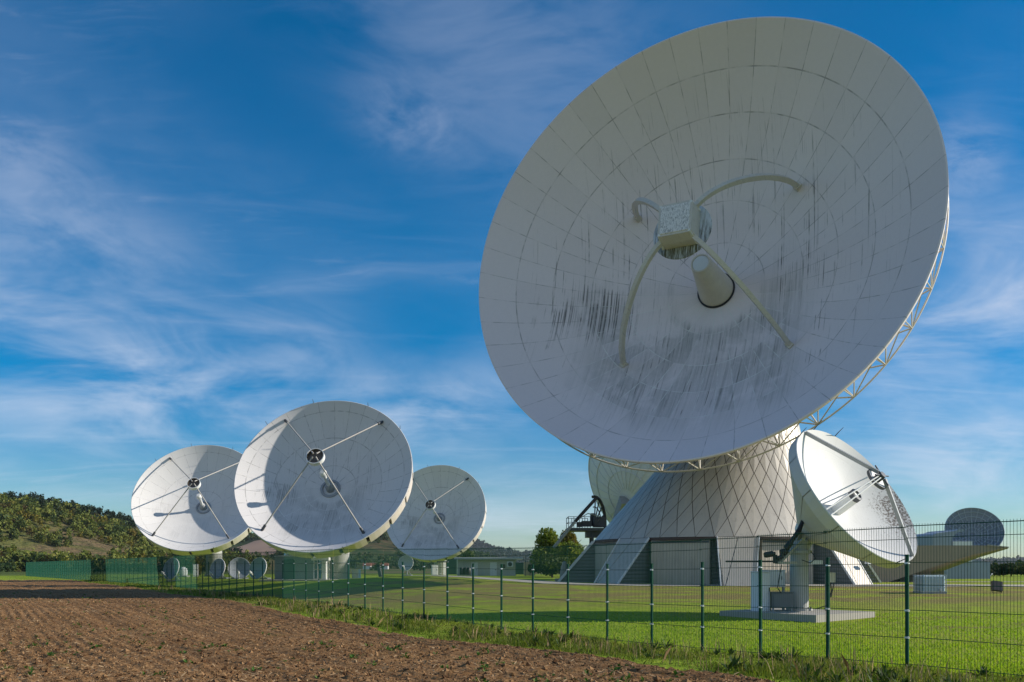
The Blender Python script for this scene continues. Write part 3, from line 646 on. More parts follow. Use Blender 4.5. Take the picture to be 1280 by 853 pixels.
for L in legs:
    a = R_(L); e = Vector((math.sin(a), -math.cos(a), 0)); tn = Vector((math.cos(a), math.sin(a), 0)); c0 = Vector((*cc(2), 0))
    zt, z0 = EA-.02, .55; ct = Vector((*cc(EA), 0)); cb = Vector((*cc(.85), 0))
    pts = lambda s: [ct+e*(cr(EA)+.03)+tn*s*1.30+Vector((0, 0, zt)), cb+e*(cr(.55))+tn*s*1.02+Vector((0, 0, z0)), c0+e*8.95+tn*s*1.02+Vector((0, 0, z0)), c0+e*8.95+tn*s*1.30+Vector((0, 0, zt))]
    A, B = pts(-1), pts(1); mb = MB().hull(A, B); lg = mb.build('buttress_leg', M['rib'], bld)
    mb = MB(); nrm = (A[1]-A[0]).cross(B[0]-A[0]).normalized(); nrm = nrm if nrm.dot(e) > 0 else -nrm
    q = [A[0], B[0], B[1], A[1]]; mid = [(A[0]+B[0])/2, (A[1]+B[1])/2]; up_ = nrm*.05; g_ = tn*.025
    mb.hull([A[0]-tn*.06+nrm*.004, (mid[0]-g_)+nrm*.004, (B[1]*.06+A[1]*.94)+nrm*.004], [A[0]-tn*.06+up_, (mid[0]-g_)+up_, (B[1]*.06+A[1]*.94)+up_])
    mb.hull([mid[0]+g_+nrm*.004, B[0]+tn*.06+nrm*.004, B[1]+tn*.06+nrm*.004, (B[1]*.09+A[1]*.91)+nrm*.004], [mid[0]+g_+up_, B[0]+tn*.06+up_, B[1]+tn*.06+up_, (B[1]*.09+A[1]*.91)+up_])
    mb.build('leg_cladding', M['clad'], lg)
    for Q, sg_ in ((A, -1), (B, 1)): MB().bar(Q[0]+tn*sg_*.07+nrm*.03, Q[1]+tn*sg_*.07+nrm*.03, .07, .14, nrm).build('leg_edging', M['white'], lg)
for L, wdt, off in ((-28, 4.1, .35), (17, 4.0, .35), (63, 4.0, .35), (-71, 4., .35)):
    a = R_(L); e = Vector((math.sin(a), -math.cos(a), 0)); c = Vector((*cc(2), 0))+e*(r1+off); c.z = (zb+EA-.18)/2
    dr = MB().box(c, (wdt, .3, EA-.18-zb), a).build('door', M['door'], bld)
    MB().bar(c+e*.17+Vector((0, 0, 1.45)), c+e*.17+Vector((0, 0, 1.60)), wdt*.98, .05, e).build('door_lintel', M['dgrey'], dr)
    tn_ = Vector((math.cos(a), math.sin(a), 0)); MB().bar(c+e*.165+tn_*.5+Vector((0, 0, -1.45)), c+e*.165+tn_*.5+Vector((0, 0, .55)), .98, .03, e).build('wicket_door', M['door'], dr)
    MB().bar(c+e*.19+Vector((0, 0, -1.56)), c+e*.19+Vector((0, 0, -1.46)), wdt*.98, .06, e).build('threshold', M['conc'], dr)
cs = Vector((*at(1043, 703, 60),)); 
MB().bbox((24.3, 60.0, 2.25), (.55, .25, .25), .02, R_(40)).build('wall_lamp', M['pale'], bld)

# ---- the row of three 13 m dishes on the left
def strut_ends(R, dep): return [(-3.66*R/6.5, 4.95*R/6.5), (3.85*R/6.5, 4.72*R/6.5), (3.5*R/6.5, -4.84*R/6.5), (-3.9*R/6.5, -4.6*R/6.5)]
def mid_dish(label, c, az, el, dep, apex, mat, ped, ph, rot=0.):
    R = 8.1; n = nvec(az, el); W = frame(c, n)
    base = Vector((ped[0], ped[1], zgf(*ped[:2])-.05)); root = thing('satellite_antenna', label, 'satellite dish', base, 'three big white dishes on pillars behind the fence')
    reflector('reflector', R, dep, .12, mat, root, W, 96, 20)
    mb = MB(); seg = 20
    for i in range(seg):                                # panelled skirt behind the rim
        a0, a1 = 2*math.pi*(i+.06)/seg, 2*math.pi*(i+.94)/seg; nn = 4
        P1 = [pt(R+.05, a0+(a1-a0)*k/nn, -.13) for k in range(nn+1)]; P2 = [pt(R*.985, a0+(a1-a0)*k/nn, -1.4) for k in range(nn+1)]
        P1b = [pt(R-.08, a0+(a1-a0)*k/nn, -.13) for k in range(nn+1)]; P2b = [pt(R*.985-.1, a0+(a1-a0)*k/nn, -1.4) for k in range(nn+1)]
        mb.hull(P1+P1b[::-1], P2+P2b[::-1])
    mb.build('skirt', M['collar'], root, W)
    MB().lathe([(R*.97, -1.3), (R*.97, -1.42), (2.3, -4.1), (2.3, -4.6), (0, -4.6), (0, -4.2), (2.1, -3.9)], 40).build('back_shell', M['white'], root, W, 30)
    hub = MB().lathe([(.95, -dep+.03), (.95, -dep+.14), (.74, -dep+.18), (.70, -dep+.1)], 40).lathe([(.42, -dep), (.42, -dep+.5), (.26, -dep+.75), (.0, -dep+.75)], 24).build('feed_hub', M['grey'], root, W, 35)
    MB().lathe([(.17, -dep+.7), (.17, -.55), (.30, -.35), (.34, .05), (.20, .22), (0, .22)], 24).build('feed_horn', M['white'], hub, W, 35)
    sub = MB().lathe([(0, apex-.45), (.35, apex-.42), (.74, apex-.2), (.76, apex+.16), (.70, apex+.16), (.70, apex-.12), (.0, apex-.2)], 40).build('subreflector', M['feedback'], root, W, 35)
    MB().lathe([(.74, apex-.22), (.81, apex-.22), (.81, apex+.2), (.74, apex+.2)], 40, closed=True).build('subreflector_rim', M['white'], sub, W, 35)
    for sx, sy in strut_ends(R, dep):
        p = Vector((sx, sy, (sx*sx+sy*sy)/R**2*dep-dep)); q = Vector((sx*.03, sy*.03, apex+.28)); 
        s1 = MB().tube([p, p.lerp(q, .1), q], .068, 8).build('strut', M['strut2'], root, W, 60)
        MB().tube([p+Vector((0, 0, -.05)), p.lerp(q, .075)], .13, 8).build('strut_foot', M['dgrey'], s1, W, 60)
    for a in (66, 104, 138, 36, -70):
        MB().tube([pt(R+.02, R_(a), -.3), pt(R+.06, R_(a), .1), pt(R+.16, R_(a), .42)], [.035, .03, .015], 5).build('lightning_rod', M['dgrey'], root, W)
    pb = Vector((ped[0], ped[1], 0)); bk = W @ Vector((0, 0, -4.3))
    pl = MB().lathe([(1.2, base.z), (1.2, base.z+.25), (1.0, base.z+.35), (1.0, ph), (1.25, ph), (1.25, ph+.3), (0, ph+.3)], 36, Matrix.Translation(pb)).build('pillar', M['pillar'], root, None, 30)
    for zz_ in (base.z+1.7, base.z+3.4): MB().lathe([(1.015, zz_), (1.02, zz_+.08), (1.0, zz_+.1)], 36, Matrix.Translation(pb)).build('pillar_band', M['grey'], pl, None, 30)
    mb = MB(); xx = W.to_3x3() @ Vector((1, 0, 0)); hp = Vector((ped[0], ped[1], ph+.3))
    mb.box(hp+Vector((0, 0, .4)), (1.5, 1.5, .8)); 
    for s in (-1, 1): mb.bar(hp+Vector((0, 0, .6))+xx*s*.7, bk+xx*s*1.5, .25, .8)
    mb.bar(bk-xx*1.8, bk+xx*1.8, .4, .4); mb.build('mount_yoke', M['white'], root)
    return root
mid_dish('largest of three left dishes, grey bowl with a bright sunlit crescent at its left', (-17.07, 79.48, 10.42), -4.5, 27.1, 2.73, 2.55, M['dish_mid'], (-16.4, 83.4), 6.4)
mid_dish('leftmost large white dish, its bowl mostly sunlit, in front of the wooded hill', (-39.29, 110.38, 10.80), 4.6, 30.8, 2.62, 2.6, M['dish_clean'], (-38.9, 114.9), 6.6)
mid_dish('rightmost of the three left dishes, bowl wholly in shade, above the low flat roofed hut', (-12.08, 137.71, 10.55), -12.0, 20.7, 2.75, 2.5, M['dish_mid'], (-11.6, 142.2), 6.6)

# ---- the small dish on a slab in front of the cone
SC = Vector((13.96, 35.51, 4.93)); SN = nvec(39, 32.9); SW = frame(SC, SN); SR, SD = 3.3, 1.15
SZ = .20
slab = MB(); P0 = [at(905, 770, 37.6), at(952, 777, 33.9), at(1096, 775.5, 34.3), at(1050, 768, 38)]
for p, z in zip(P0, (0,)*4): p.z = -.25
A = [Vector((8.4, 35.6, -.3)), Vector((11.2, 32.4, -.3)), Vector((14.4, 34.9, -.3)), Vector((11.6, 38.1, -.3))]
slab.hull(A, [p+Vector((0, 0, SZ+.3)) for p in A]); tag(slab.build('concrete_slab', M['conc']), 'weathered concrete slab on the lawn carrying the right hand dish pillar', 'slab')
sd_ = thing('satellite_antenna', 'smaller white dish facing right with black mould spots, on a pillar on the slab', 'satellite dish', (11.75, 36.0, SZ))
reflector('reflector', SR, SD, .06, M['dish_spot'], sd_, SW, 96, 18)
mb = MB(); seg = 12
for i in range(seg):
    a0, a1 = 2*math.pi*(i+.012)/seg, 2*math.pi*(i+.988)/seg; nn = 5
    P1 = [pt(SR+.02, a0+(a1-a0)*k/nn, -.065) for k in range(nn+1)]; P2 = [pt(SR*.99, a0+(a1-a0)*k/nn, -.50) for k in range(nn+1)]; P3 = [pt(.80, a0+(a1-a0)*k/nn, -2.55) for k in range(nn+1)]
    mb.add(P1+P2+P3, [(k, k+1, nn+2+k, nn+1+k) for k in range(nn)]+[(nn+1+k, nn+2+k, 2*nn+3+k, 2*nn+2+k) for k in range(nn)])
mb.lathe([(SR-.05, -.12), (SR*.97, -.48), (.78, -2.48), (0, -2.48)], 72)
mb.build('back_shell', M['collar'], sd_, SW)
sb = MB().lathe([(.27, -SD-.02), (.27, -.25), (.23, -.2), (.23, -.10), (0, -.10)], 32).build('feed_tube', M['white'], sd_, SW, 35)
MB().lathe([(.28, -.25), (.28, -.05), (.2, -.02), (.2, -.25)], 32).build('feed_window', M['dgrey'], sb, SW, 35)
ap = .98; sub = MB().lathe([(0, ap-.3), (.2, ap-.28), (.46, ap-.08), (.47, ap+.02), (.42, ap+.03), (0, ap-.1)], 40).build('subreflector', M['white'], sd_, SW, 35)
MB().lathe([(.46, ap-.07), (.50, ap-.07), (.50, ap+.05), (.46, ap+.05)], 40, closed=True).build('subreflector_rim', M['dgrey'], sub, SW, 35)
MB().lathe([(.0, ap+.3), (.14, ap+.3), (.16, ap+.05), (.16, ap-.1)], 16).tube([(-.5, 0, ap+.22), (.5, 0, ap+.22)], .03, 6).tube([(0, -.5, ap+.22), (0, .5, ap+.22)], .03, 6).build('subreflector_mount', M['dgrey'], sub, SW, 35)
for a, flat in ((110, 1), (-161, 0), (-67, 1), (22, 0)):
    p = pt(SR*.985, R_(a), -.02); q = pt(.18, R_(a), ap+.2); tn = Vector((-math.sin(R_(a)), math.cos(R_(a)), 0))
    if flat: MB().bar(p, q, .14, .10, tn).build('strut', M['grey'], sd_, SW)
    else: MB().tube([p+tn*.14, q+tn*.05], .028, 6).tube([p-tn*.14, q-tn*.05], .028, 6).build('strut', M['white'], sd_, SW)
for a in (95, 70, 125, -95):
    MB().tube([pt(SR, R_(a), -.1), pt(SR+.06, R_(a), .2), pt(SR+.1, R_(a), .5)], [.025, .02, .01], 5).build('lightning_rod', M['dgrey'], sd_, SW)
MB().lathe([(.0, -2.95), (.5, -2.95), (.58, -2.8), (.72, -2.5), (0, -2.5)], 32).build('hub_drum', M['white'], sd_, SW, 30)
mb = MB().lathe([(.52, SZ), (.52, SZ+.08), (.38, SZ+.10), (.36, 2.5), (.50, 2.52), (.50, 2.64), (.36, 2.66), (.34, 3.05), (0, 3.05)], 32, Matrix.Translation((11.75, 36.0, 0)))
pl = mb.build('pillar', M['pillar'], sd_, None, 30)
mb = MB()
for k in range(12): a = 2*math.pi*k/12; mb.lathe([(.03, SZ+.05), (.03, SZ+.14), (0, SZ+.14)], 6, Matrix.Translation((11.75+.46*math.cos(a), 36.0+.46*math.sin(a), 0)))
mb.build('anchor_bolts', M['dgrey'], pl)
hb = SW @ Vector((0, 0, -2.75)); mb = MB(); xx = SW.to_3x3() @ Vector((1, 0, 0)); pt_ = Vector((11.75, 36.0, 2.95))
for s in (-1, 1): mb.bar(pt_+xx*s*.35+Vector((0, 0, -.3)), hb+xx*s*.5, .12, .5)
mb.bar(hb-xx*.7, hb+xx*.7, .22, .22); mb.build('mount_yoke', M['pillar'], sd_)
jt = at(999, 663, 35.3); j0 = at(973, 700, 35.2); jl = at(968, 728, 35.1)
ac = MB().tube([jt+Vector((.30, .4, .45)), jt, jt.lerp(j0, .45)], [.07, .10, .085], 10).tube([jt.lerp(j0, .42), jt.lerp(j0, .62)], .13, 12).tube([jt.lerp(j0, .6), j0+Vector((-.12, 0, -.12))], .055, 10).build('elevation_actuator', M['black'], sd_, None, 40)
MB().bar(j0+Vector((.75, .5, .42)), j0+Vector((-.15, -.05, -.1)), .10, .14).bar(jt.lerp(j0, .35)+Vector((.55, .4, .05)), j0+Vector((.1, 0, -.08)), .07, .09).bar(j0+Vector((-.05, -.1, -.12)), j0+Vector((.8, .2, -.12)), .08, .10).build('actuator_bracket', M['pillar'], ac)
for q_, l_, r_ in ((at(962, 693, 35.1), .22, .12), (at(980, 690, 35.3), .16, .13), (at(985, 683, 35.3), .13, .10), (at(975, 697, 35.0), .12, .08)):
    MB().lathe([(0, -l_), (r_*.8, -l_), (r_, -l_*.6), (r_, l_*.55), (r_*.6, l_*.7), (r_*.6, l_), (0, l_)], 16, Matrix.Translation(q_) @ Matrix.Rotation(R_(80), 4, 'Y')).build('drive_motor', M['black'], ac, None, 35)
MB().bbox(at(969, 699, 35.1), (.16, .16, .34), .02).build('gear_box', M['black'], ac)
MB().tube([at(907, 702, 35), at(966, 702, 35.1)], .035, 8).build('counter_rod', M['black'], sd_)
MB().tube([at(977, 706, 35.1), at(974, 722, 35.1), at(972, 735, 35.05), at(976, 741, 35.1)], .022, 6).tube([at(1002, 700, 35.2), at(1013, 704, 35.1), at(1020, 698, 35.2), at(1014, 690, 35.3)], .02, 6).build('cable_loop', M['black'], sd_)
MB().bbox(at(1020, 703, 35.2), (.50, .12, .16), .01).build('terminal_strip', M['pale'], sd_)

# cabinets and gear standing on the slab
def cabinet(name, label, c, d, rz, mat, cat='cabinet', door=True, group=None, legs=0., handle=True):
    root = thing(name, label, cat, (c[0], c[1], c[2]), group); M3 = Matrix.Rotation(rz, 3, 'Z'); C0 = Vector(c)
    L_ = lambda x, y, z: C0+M3 @ Vector((x, y, z))
    MB().bbox(L_(0, 0, legs+(d[2]-legs)/2), (d[0], d[1], d[2]-legs), min(.02, d[0]*.08), rz).build('housing', mat, root)
    if legs:
        for sx, sy in ((-1, -1), (1, -1), (1, 1), (-1, 1)): MB().bar(L_(sx*(d[0]/2-.05), sy*(d[1]/2-.05), 0), L_(sx*(d[0]/2-.05), sy*(d[1]/2-.05), legs), .06).build('leg', M['grey'], root)
    if door:
        dr = MB().bbox(L_(0, -d[1]/2-.012, legs+(d[2]-legs)*.5), (d[0]*.88, .03, (d[2]-legs)*.9), .008, rz).build('door', mat, root)
        if handle: MB().bbox(L_(d[0]*.32, -d[1]/2-.04, legs+(d[2]-legs)*.55), (.03, .03, .16), .005, rz).build('handle', M['black'], dr)
    MB().bbox(L_(0, 0, d[2]+.015), (d[0]+.05, d[1]+.05, .03), .01, rz).build('cap', mat, root)
    return root
cabinet('equipment_cabinet', 'tall white cabinet turned at an angle on the slab left of the pillar', (10.02, 35.5, SZ), (.62, .5, 1.56), R_(38), M['pale'])
cabinet('junction_box', 'low grey metal box on the slab between the white cabinet and pillar', (10.85, 35.5, SZ), (.85, .45, .74), 0, M['grey2'], 'box', True, None, .12, False)
cabinet('control_panel', 'pale upright control panel on thin legs behind the low grey box', (10.78, 36.3, SZ), (.92, .25, 1.62), 0, M['pale'], 'cabinet', True, None, .95)
pr = thing('switch_post', 'thin grey post with a cream switch box right of the dish pillar', 'post', (12.72, 35.6, SZ))
MB().bbox((12.72, 35.6, SZ+.75), (.10, .08, 1.5), .01).build('post', M['grey'], pr)
MB().bbox((12.92, 35.55, SZ+1.35), (.24, .16, .40), .015).build('switch_box', M['cream'], pr)
MB().tube([(12.85, 35.5, SZ+1.15), (12.88, 35.5, SZ+.8), (12.8, 35.48, SZ+.5), (12.65, 35.45, SZ+.2), (12.2, 35.4, SZ+.08)], .022, 6).tube([(12.98, 35.5, SZ+1.15), (12.95, 35.5, SZ+.9), (12.86, 35.48, SZ+.55)], .018, 6).build('cable', M['black'], pr)

# ---- dish behind the cone, seen from its back, with its steel tower
TC = at(803, 612, 88); TN = Vector((.70, .55, .45)).normalized(); TW = frame(TC, TN)
tp = thing('satellite_antenna', 'large pale dish seen from behind, half hidden left of the cone, on a steel tower', 'satellite dish', (9.3, 90, zgf(9.3, 90)))
reflector('reflector', 7., 2.2, .1, M['pale'], tp, TW, 96, 16)
mb = MB()
for i in range(28):
    a = 2*math.pi*i/28; ps = [pt(7*u, a, (u*u-1)*2.2-.14) for u in np.linspace(.14, .985, 10)]
    for p, q in zip(ps[:-1], ps[1:]): mb.bar(p, q, .025, .04, (0, 0, 1))
for u in (.4, .7, .97): mb.tube([pt(7*u, 2*math.pi*i/84, (u*u-1)*2.2-.14) for i in range(84)], .035, 5, closed=True)
mb.build('back_ribs', M['pale'], tp, TW)
gc = at(743, 655, 87.5); A = [gc+Vector((1.15*math.cos(u), .7*math.cos(u), 2.7*math.sin(u))) for u in np.linspace(-.2, math.pi*.56, 22)]
gear = MB().tube(A, .15, 8).build('elevation_gear', M['black'], tp)
mb = MB()
for q in A[2::4]: mb.bar(gc, q, .09, .12)
mb.tube([gc.lerp(q, .62) for q in A], .06, 6); mb.build('gear_spokes', M['dgrey'], gear)
MB().bar(at(746, 622, 87.5), at(719, 652, 87), .22, .30).build('boom', M['black'], tp)
MB().bar(at(719, 652, 87), at(692, 685, 86.5), .20, .26).build('counter_boom', M['grey'], tp)
mb = MB(); p0, p1 = at(710, 660, 87), at(757, 660, 87); pw_ = 3.2
mb.box(((p0.x+p1.x)/2, 88.5, p0.z-.15), (p1.x-p0.x, pw_, .3)); mb.build('platform', M['dgrey'], tp)
mb = MB()
for yy in (86.95, 90.05):
    for h in (.55, 1.1): mb.bar((p0.x+.03, yy, p0.z+h), (p0.x+2.2, yy, p0.z+h), .05)
    for k in range(5): mb.bar((p0.x+.04+k*.54, yy, p0.z), (p0.x+.04+k*.54, yy, p0.z+1.12), .06)
for h in (.55, 1.1): mb.bar((p0.x+.04, 86.95, p0.z+h), (p0.x+.04, 90.05, p0.z+h), .05)
mb.build('railing', M['dgrey'], tp)
mb = MB(); zb_ = zgf(9, 90)
for xx_, yy in ((8.0, 87.3), (9.6, 87.3), (8.0, 89.8), (9.6, 89.8)): mb.bar((xx_, yy, zb_), (xx_, yy, p0.z-.3), .22)
for k in range(6):
    z_ = zb_+.4+k*.62; mb.bar((8.0, 87.25, z_), (9.6, 87.25, z_), .10); mb.bar((8.0, 87.25, z_), (9.6, 87.25, z_+.6), .07)
mb.build('tower_frame', M['dgrey'], tp)
for q_, d_ in ((at(749, 653, 88.5), (1.2, 1.4, 1.0)), (at(733, 655, 88), (1.0, .9, .55)), (at(741, 650, 88.8), (.5, .6, 1.3)), (at(724, 656, 87.6), (.5, .5, .5)), (at(742, 668, 88.2), (1.6, 1.8, .7))): MB().bbox(q_, d_, .03).build('drive_housing', M['dgrey'], tp)
MB().bar((8.9, 87., zb_), (8.9, 87., p0.z), .06).bar((9.25, 87., zb_), (9.25, 87., p0.z), .06).build('ladder_rail', M['grey'], tp)
MB().tube([at(725, 648, 87), at(735, 642, 87), at(750, 646, 87.2)], .05, 6).build('cable_arch', M['grey'], tp)
MB().lathe([(1.3, zb_), (1.3, 5.5), (0, 5.5)], 24, Matrix.Translation((10.6, 90, 0))).build('pillar', M['grey'], tp, None, 30)
MB().bar((10.6, 90, 5.3), TW @ Vector((0, 0, -2.6)), 1.1, 1.1).build('mount_yoke', M['grey'], tp)

# ---- far right dish with a ribbed bowl
RC = at(1218, 663, 130); RN = Vector((-.22, -.82, .50)).normalized(); RW = frame(RC, RN)
rd = thing('satellite_antenna', 'dark ribbed dish at far right rising behind the concrete canopy', 'satellite dish', (RC.x, 132.5, zgf(RC.x, 132)))
reflector('reflector', 4.0, 1.3, .08, M['shade'], rd, RW, 72, 14)
mb = MB()
for i in range(24):
    a = 2*math.pi*i/24; ps = [pt(4*u, a, (u*u-1)*1.3+.03) for u in np.linspace(.1, .99, 8)]
    for p, q in zip(ps[:-1], ps[1:]): mb.bar(p, q, .09, .10)
for u in (.3, .5, .7, .86, .99): mb.tube([pt(4*u, 2*math.pi*i/60, (u*u-1)*1.3+.03) for i in range(60)], .07, 5, closed=True)
mb.build('rib_lattice', M['sdish'], rd, RW)
MB().lathe([(.7, 0.2), (.6, RC.z-1.2), (0, RC.z-1.2)], 24, Matrix.Translation((RC.x+.3, 132.6, 0))).build('pillar', M['grey'], rd, None, 30)

# ------------------------------------------------------------------ canopy and sheds on the right
def pxl(pts, Y): return [at(px, py, Y) for px, py in pts]
cn = thing('concrete_canopy', 'concrete canopy wing rising to a sharp tip right of the cone', 'building', at(1150, 735, 72))
fr = pxl([(1066, 691), (1140, 684), (1147, 682), (1236, 682), (1259, 684.5), (1218, 693), (1178, 705), (1130, 721.5), (1096, 732.5), (1081, 733)], 70)
bk = pxl([(1066, 693), (1140, 686), (1150, 684), (1238, 684), (1257, 687), (1221, 698), (1183, 712.5), (1150, 719.5), (1115, 730), (1090, 733)], 80)
MB().hull(fr, bk).build('fascia', M['concr2'], cn)
cap = pxl([(1234, 680.8), (1261, 683.6), (1261, 684.8), (1234, 682.4)], 69.9); MB().hull(cap, [at(px, py, 80) for px, py in ((1236, 682.8), (1259, 685.8), (1259, 686.8), (1236, 683.9))]).build('lit_sliver', M['conc'], cn)  # paler strip standing in for the sunlit top sliver of the canopy tip
MB().box(at(1133, 722, 76)+Vector((0, 0, .1)), (2.6, 3.4, 2.2)).build('rear_wall', M['concr2'], cn)
MB().box(at(1158, 727, 80.4), (3.0, .5, 2.6)).build('side_pillar', M['concr2'], cn)
ib = thing('water_tank', 'pale blue caged plastic tank under the concrete canopy', 'tank', at(1162, 741, 49)); c0 = at(1162, 729, 49)
MB().bbox(c0, (1.26, 1.05, .86), .06).build('tank', M['tank'], ib)
mb = MB()
for k in range(8):
    x_ = -.66+k*.1886; mb.bar(c0+Vector((x_, -.55, -.46)), c0+Vector((x_, -.55, .45)), .022)
    mb.bar(c0+Vector((-.66, -.55+k*.157, -.46)), c0+Vector((-.66, -.55+k*.157, .45)), .022)
for k in range(5):
    z_ = -.45+k*.225; mb.bar(c0+Vector((-.67, -.565, z_)), c0+Vector((.67, -.565, z_)), .022); mb.bar(c0+Vector((-.675, -.55, z_)), c0+Vector((-.675, .55, z_)), .022); mb.bar(c0+Vector((.67, -.55, z_)), c0+Vector((.67, .55, z_)), .022)
mb.build('cage', M['clamp'], ib); MB().box(c0+Vector((0, 0, -.53)), (1.36, 1.15, .12)).build('pallet', M['grey'], ib)
MB().tube([c0+Vector((.3, -.56, -.34)), c0+Vector((.3, -.72, -.36))], .06, 8).build('valve', M['white'], ib)
sh = thing('service_building', 'blue grey clad building with a rounded hood behind the concrete canopy', 'building', at(1200, 727, 96))
A = pxl([(1166, 730), (1166, 669), (1172, 666.5), (1193, 664), (1199, 661.8), (1206, 662), (1206, 664), (1196, 666), (1191, 672), (1190, 676), (1216, 676), (1216, 700), (1238, 703), (1238, 730)], 94)
MB().hull(A, [p+Vector((0, 7, 0)) for p in A]).build('wall', M['bluegrey'], sh)
MB().box(at(1203, 690, 93.9), (2.0, .1, 2.2)).build('panel', M['pale'], sh)
fl = thing('flood_light', 'dark square floodlight on a bent bracket standing on the lawn at far right', 'light', at(1246, 741, 49)); c0 = at(1246, 733, 49)
MB().box(c0, (.54, .24, .54), 0, (Matrix.Rotation(R_(-18), 3, 'X') @ Matrix.Rotation(R_(8), 3, 'Y'))).build('lamp_head', M['black'], fl)
MB().tube([c0+Vector((-.28, 0, -.1)), c0+Vector((-.26, 0, -.38)), c0+Vector((.26, 0, -.38)), c0+Vector((.28, 0, -.1))], .025, 6).build('bracket', M['black'], fl)
def small_dish(label, px, py, Y, dpx, az, el, mat=None, group=None, foot=722, col_=None):
    r = dpx/2/F*Y; c = at(px, py, Y); n = nvec(az, el); W = frame(c, n); zb = zgf(c.x, Y)
    root = thing('small_dish', label, 'satellite dish', (c.x-n.x*.4, Y-n.y*.4, zb), group)
    reflector('reflector', r, r*.32, .05, mat or M['white'], root, W, 48, 8)
    MB().lathe([(r+.02, .0), (r+.05, .0), (r+.05, -.1), (r+.02, -.1)], 48, closed=True).build('rim', M['white'], root, W, 30)
    q = Vector((0, -r*.55, r*.85)); arm = MB().tube([(0, -r*.97, -.03), q], .055*r, 8).build('feed_arm', M['white'], root, W)
    MB().lathe([(.05*r, -.12*r), (.10*r, 0), (.16*r, .14*r), (0, .14*r)], 16, W @ Matrix.Translation(q) @ Matrix.Rotation(R_(140), 4, 'X')).build('feed_horn', M['white'], arm)
    b = W @ Vector((0, 0, -r*.34)); p = Vector((c.x-n.x*(r*.34+.3), Y-n.y*(r*.34+.3), zb))
    MB().tube([p, Vector((p.x, p.y, b.z))], .07+.03*r, 10).bar(Vector((p.x, p.y, b.z)), b, .22*r, .22*r).build('mast', M['grey'], root)
    MB().box(p+Vector((0, 0, .06)), (1.3*r, 1.3*r, .14)).bar(p+Vector((-.55*r, -.5*r, .1)), b+Vector((0, 0, -.4*r)), .06).bar(p+Vector((.55*r, -.5*r, .1)), b+Vector((0, 0, -.4*r)), .06).build('base_frame', M['grey'], root)
    return root
M['sdish_g'] = paint('small_dish_green', (.27, .38, .36), .5, 0, .08, .8, .1)
G4 = 'four small ground dishes behind the fence'
small_dish('small grey ground dish left of the others, under the leftmost big dish', 213.5, 711, 96, 27, -30, 14, M['sdish'], G4)
small_dish('small grey ground dish just right of the leftmost big dish pillar', 271.5, 711, 95, 25, -30, 14, M['sdish'], G4)
small_dish('small grey ground dish tucked against the greenish one', 299, 710.5, 94, 26.5, 12, 14, M['sdish'], G4)
small_dish('small greenish ground dish nearest the grey green shelter', 322, 710.5, 92, 27, -28, 14, M['sdish_g'], G4)
small_dish('pale blue small dish low in front of the far plain, below the shaded dish', 507, 704, 128, 19, -12, 12, M['sdish'])
small_dish('tiny white dish among bushes at far right below the canopy tip', 1233, 717.5, 105, 12.5, 50, 35, M['white'])

# ------------------------------------------------------------------ huts and equipment on the left
st = thing('equipment_shelter', 'grey green windowless shelter behind the fence left of the thick pillar', 'shelter', at(368, 728, 82))
a, b_ = at(343, 728, 82), at(392, 696, 82); cx_ = (a.x+b_.x)/2; wz = b_.z-a.z
MB().bbox((cx_, 83.7, a.z+wz/2), (b_.x-a.x, 3.3, wz), .04).build('wall', M['ggreen'], st)
MB().bbox((cx_, 83.7, b_.z+.05), (b_.x-a.x+.12, 3.5, .1), .02).build('roof', M['roof'], st)
dr = MB().bbox((at(361, 712, 82).x, 81.96, a.z+wz*.47), (.95, .05, wz*.86), .01).build('door', M['dgreen'], st)
MB().tube([at(357, 702, 82.6), at(357, 696, 82.6), at(358, 693, 82.6), at(360.5, 691, 82.6), at(365, 690.3, 82.8), at(371, 691.5, 83.2), at(378, 694.5, 83.7), at(385, 698.5, 84.2)], [.2, .2, .2, .2, .2, .19, .16, .12], 12).build('vent_duct', M['clamp'], st, None, 50)
tag(MB().hull([Vector((at(335, 0, 82).x, 79., .2)), Vector((at(424, 0, 82).x, 79.4, .2)), Vector((at(424, 0, 82).x, 86.5, .2)), Vector((at(335, 0, 82).x, 86.5, .2))], [Vector((at(335, 0, 82).x, 79., .78)), Vector((at(424, 0, 82).x, 79.4, .78)), Vector((at(424, 0, 82).x, 86.5, .78)), Vector((at(335, 0, 82).x, 86.5, .78))]).build('concrete_slab', M['conc']), 'pale concrete slab under the grey green shelter and thick pillar', 'slab')
rk = thing('equipment_rack', 'pale slatted equipment frame between the shelter and the thick pillar', 'rack', at(401, 727, 82))
MB().bbox(at(402, 699, 82.3), (1.65, 1.4, .27), .02).build('top_panel', M['white'], rk)
for px in (392.5, 397, 411): MB().bar(at(px, 727, 82), at(px, 699, 82), .09).build('post', M['white'], rk)
for py in (704, 712, 724): MB().bar(at(392, py, 81.95), at(412, py, 81.95), .16, .08).build('rail', M['cream'], rk)
cabinet('equipment_cabinet', 'narrow white cabinet inside the pale frame beside the thick pillar', (at(406, 0, 81.3).x, 81.2, .75), (.42, .5, 1.68), 0, M['white'])
cabinet('equipment_cabinet', 'squat white cabinet just right of the thick pillar', (at(445.5, 0, 84).x, 84, .62), (.65, .6, 1.06), R_(-12), M['white'])
lp = thing('lamp_post', 'low lamp on a thin post between thick pillar and squat cabinet', 'lamp', at(443, 727, 86)); MB().tube([at(444, 725, 86), at(444, 702, 86)], .035, 6).build('post', M['grey'], lp); MB().bbox(at(445, 701.5, 86), (1.15, .5, .15), .03).build('lamp_head', M['dgrey'], lp)
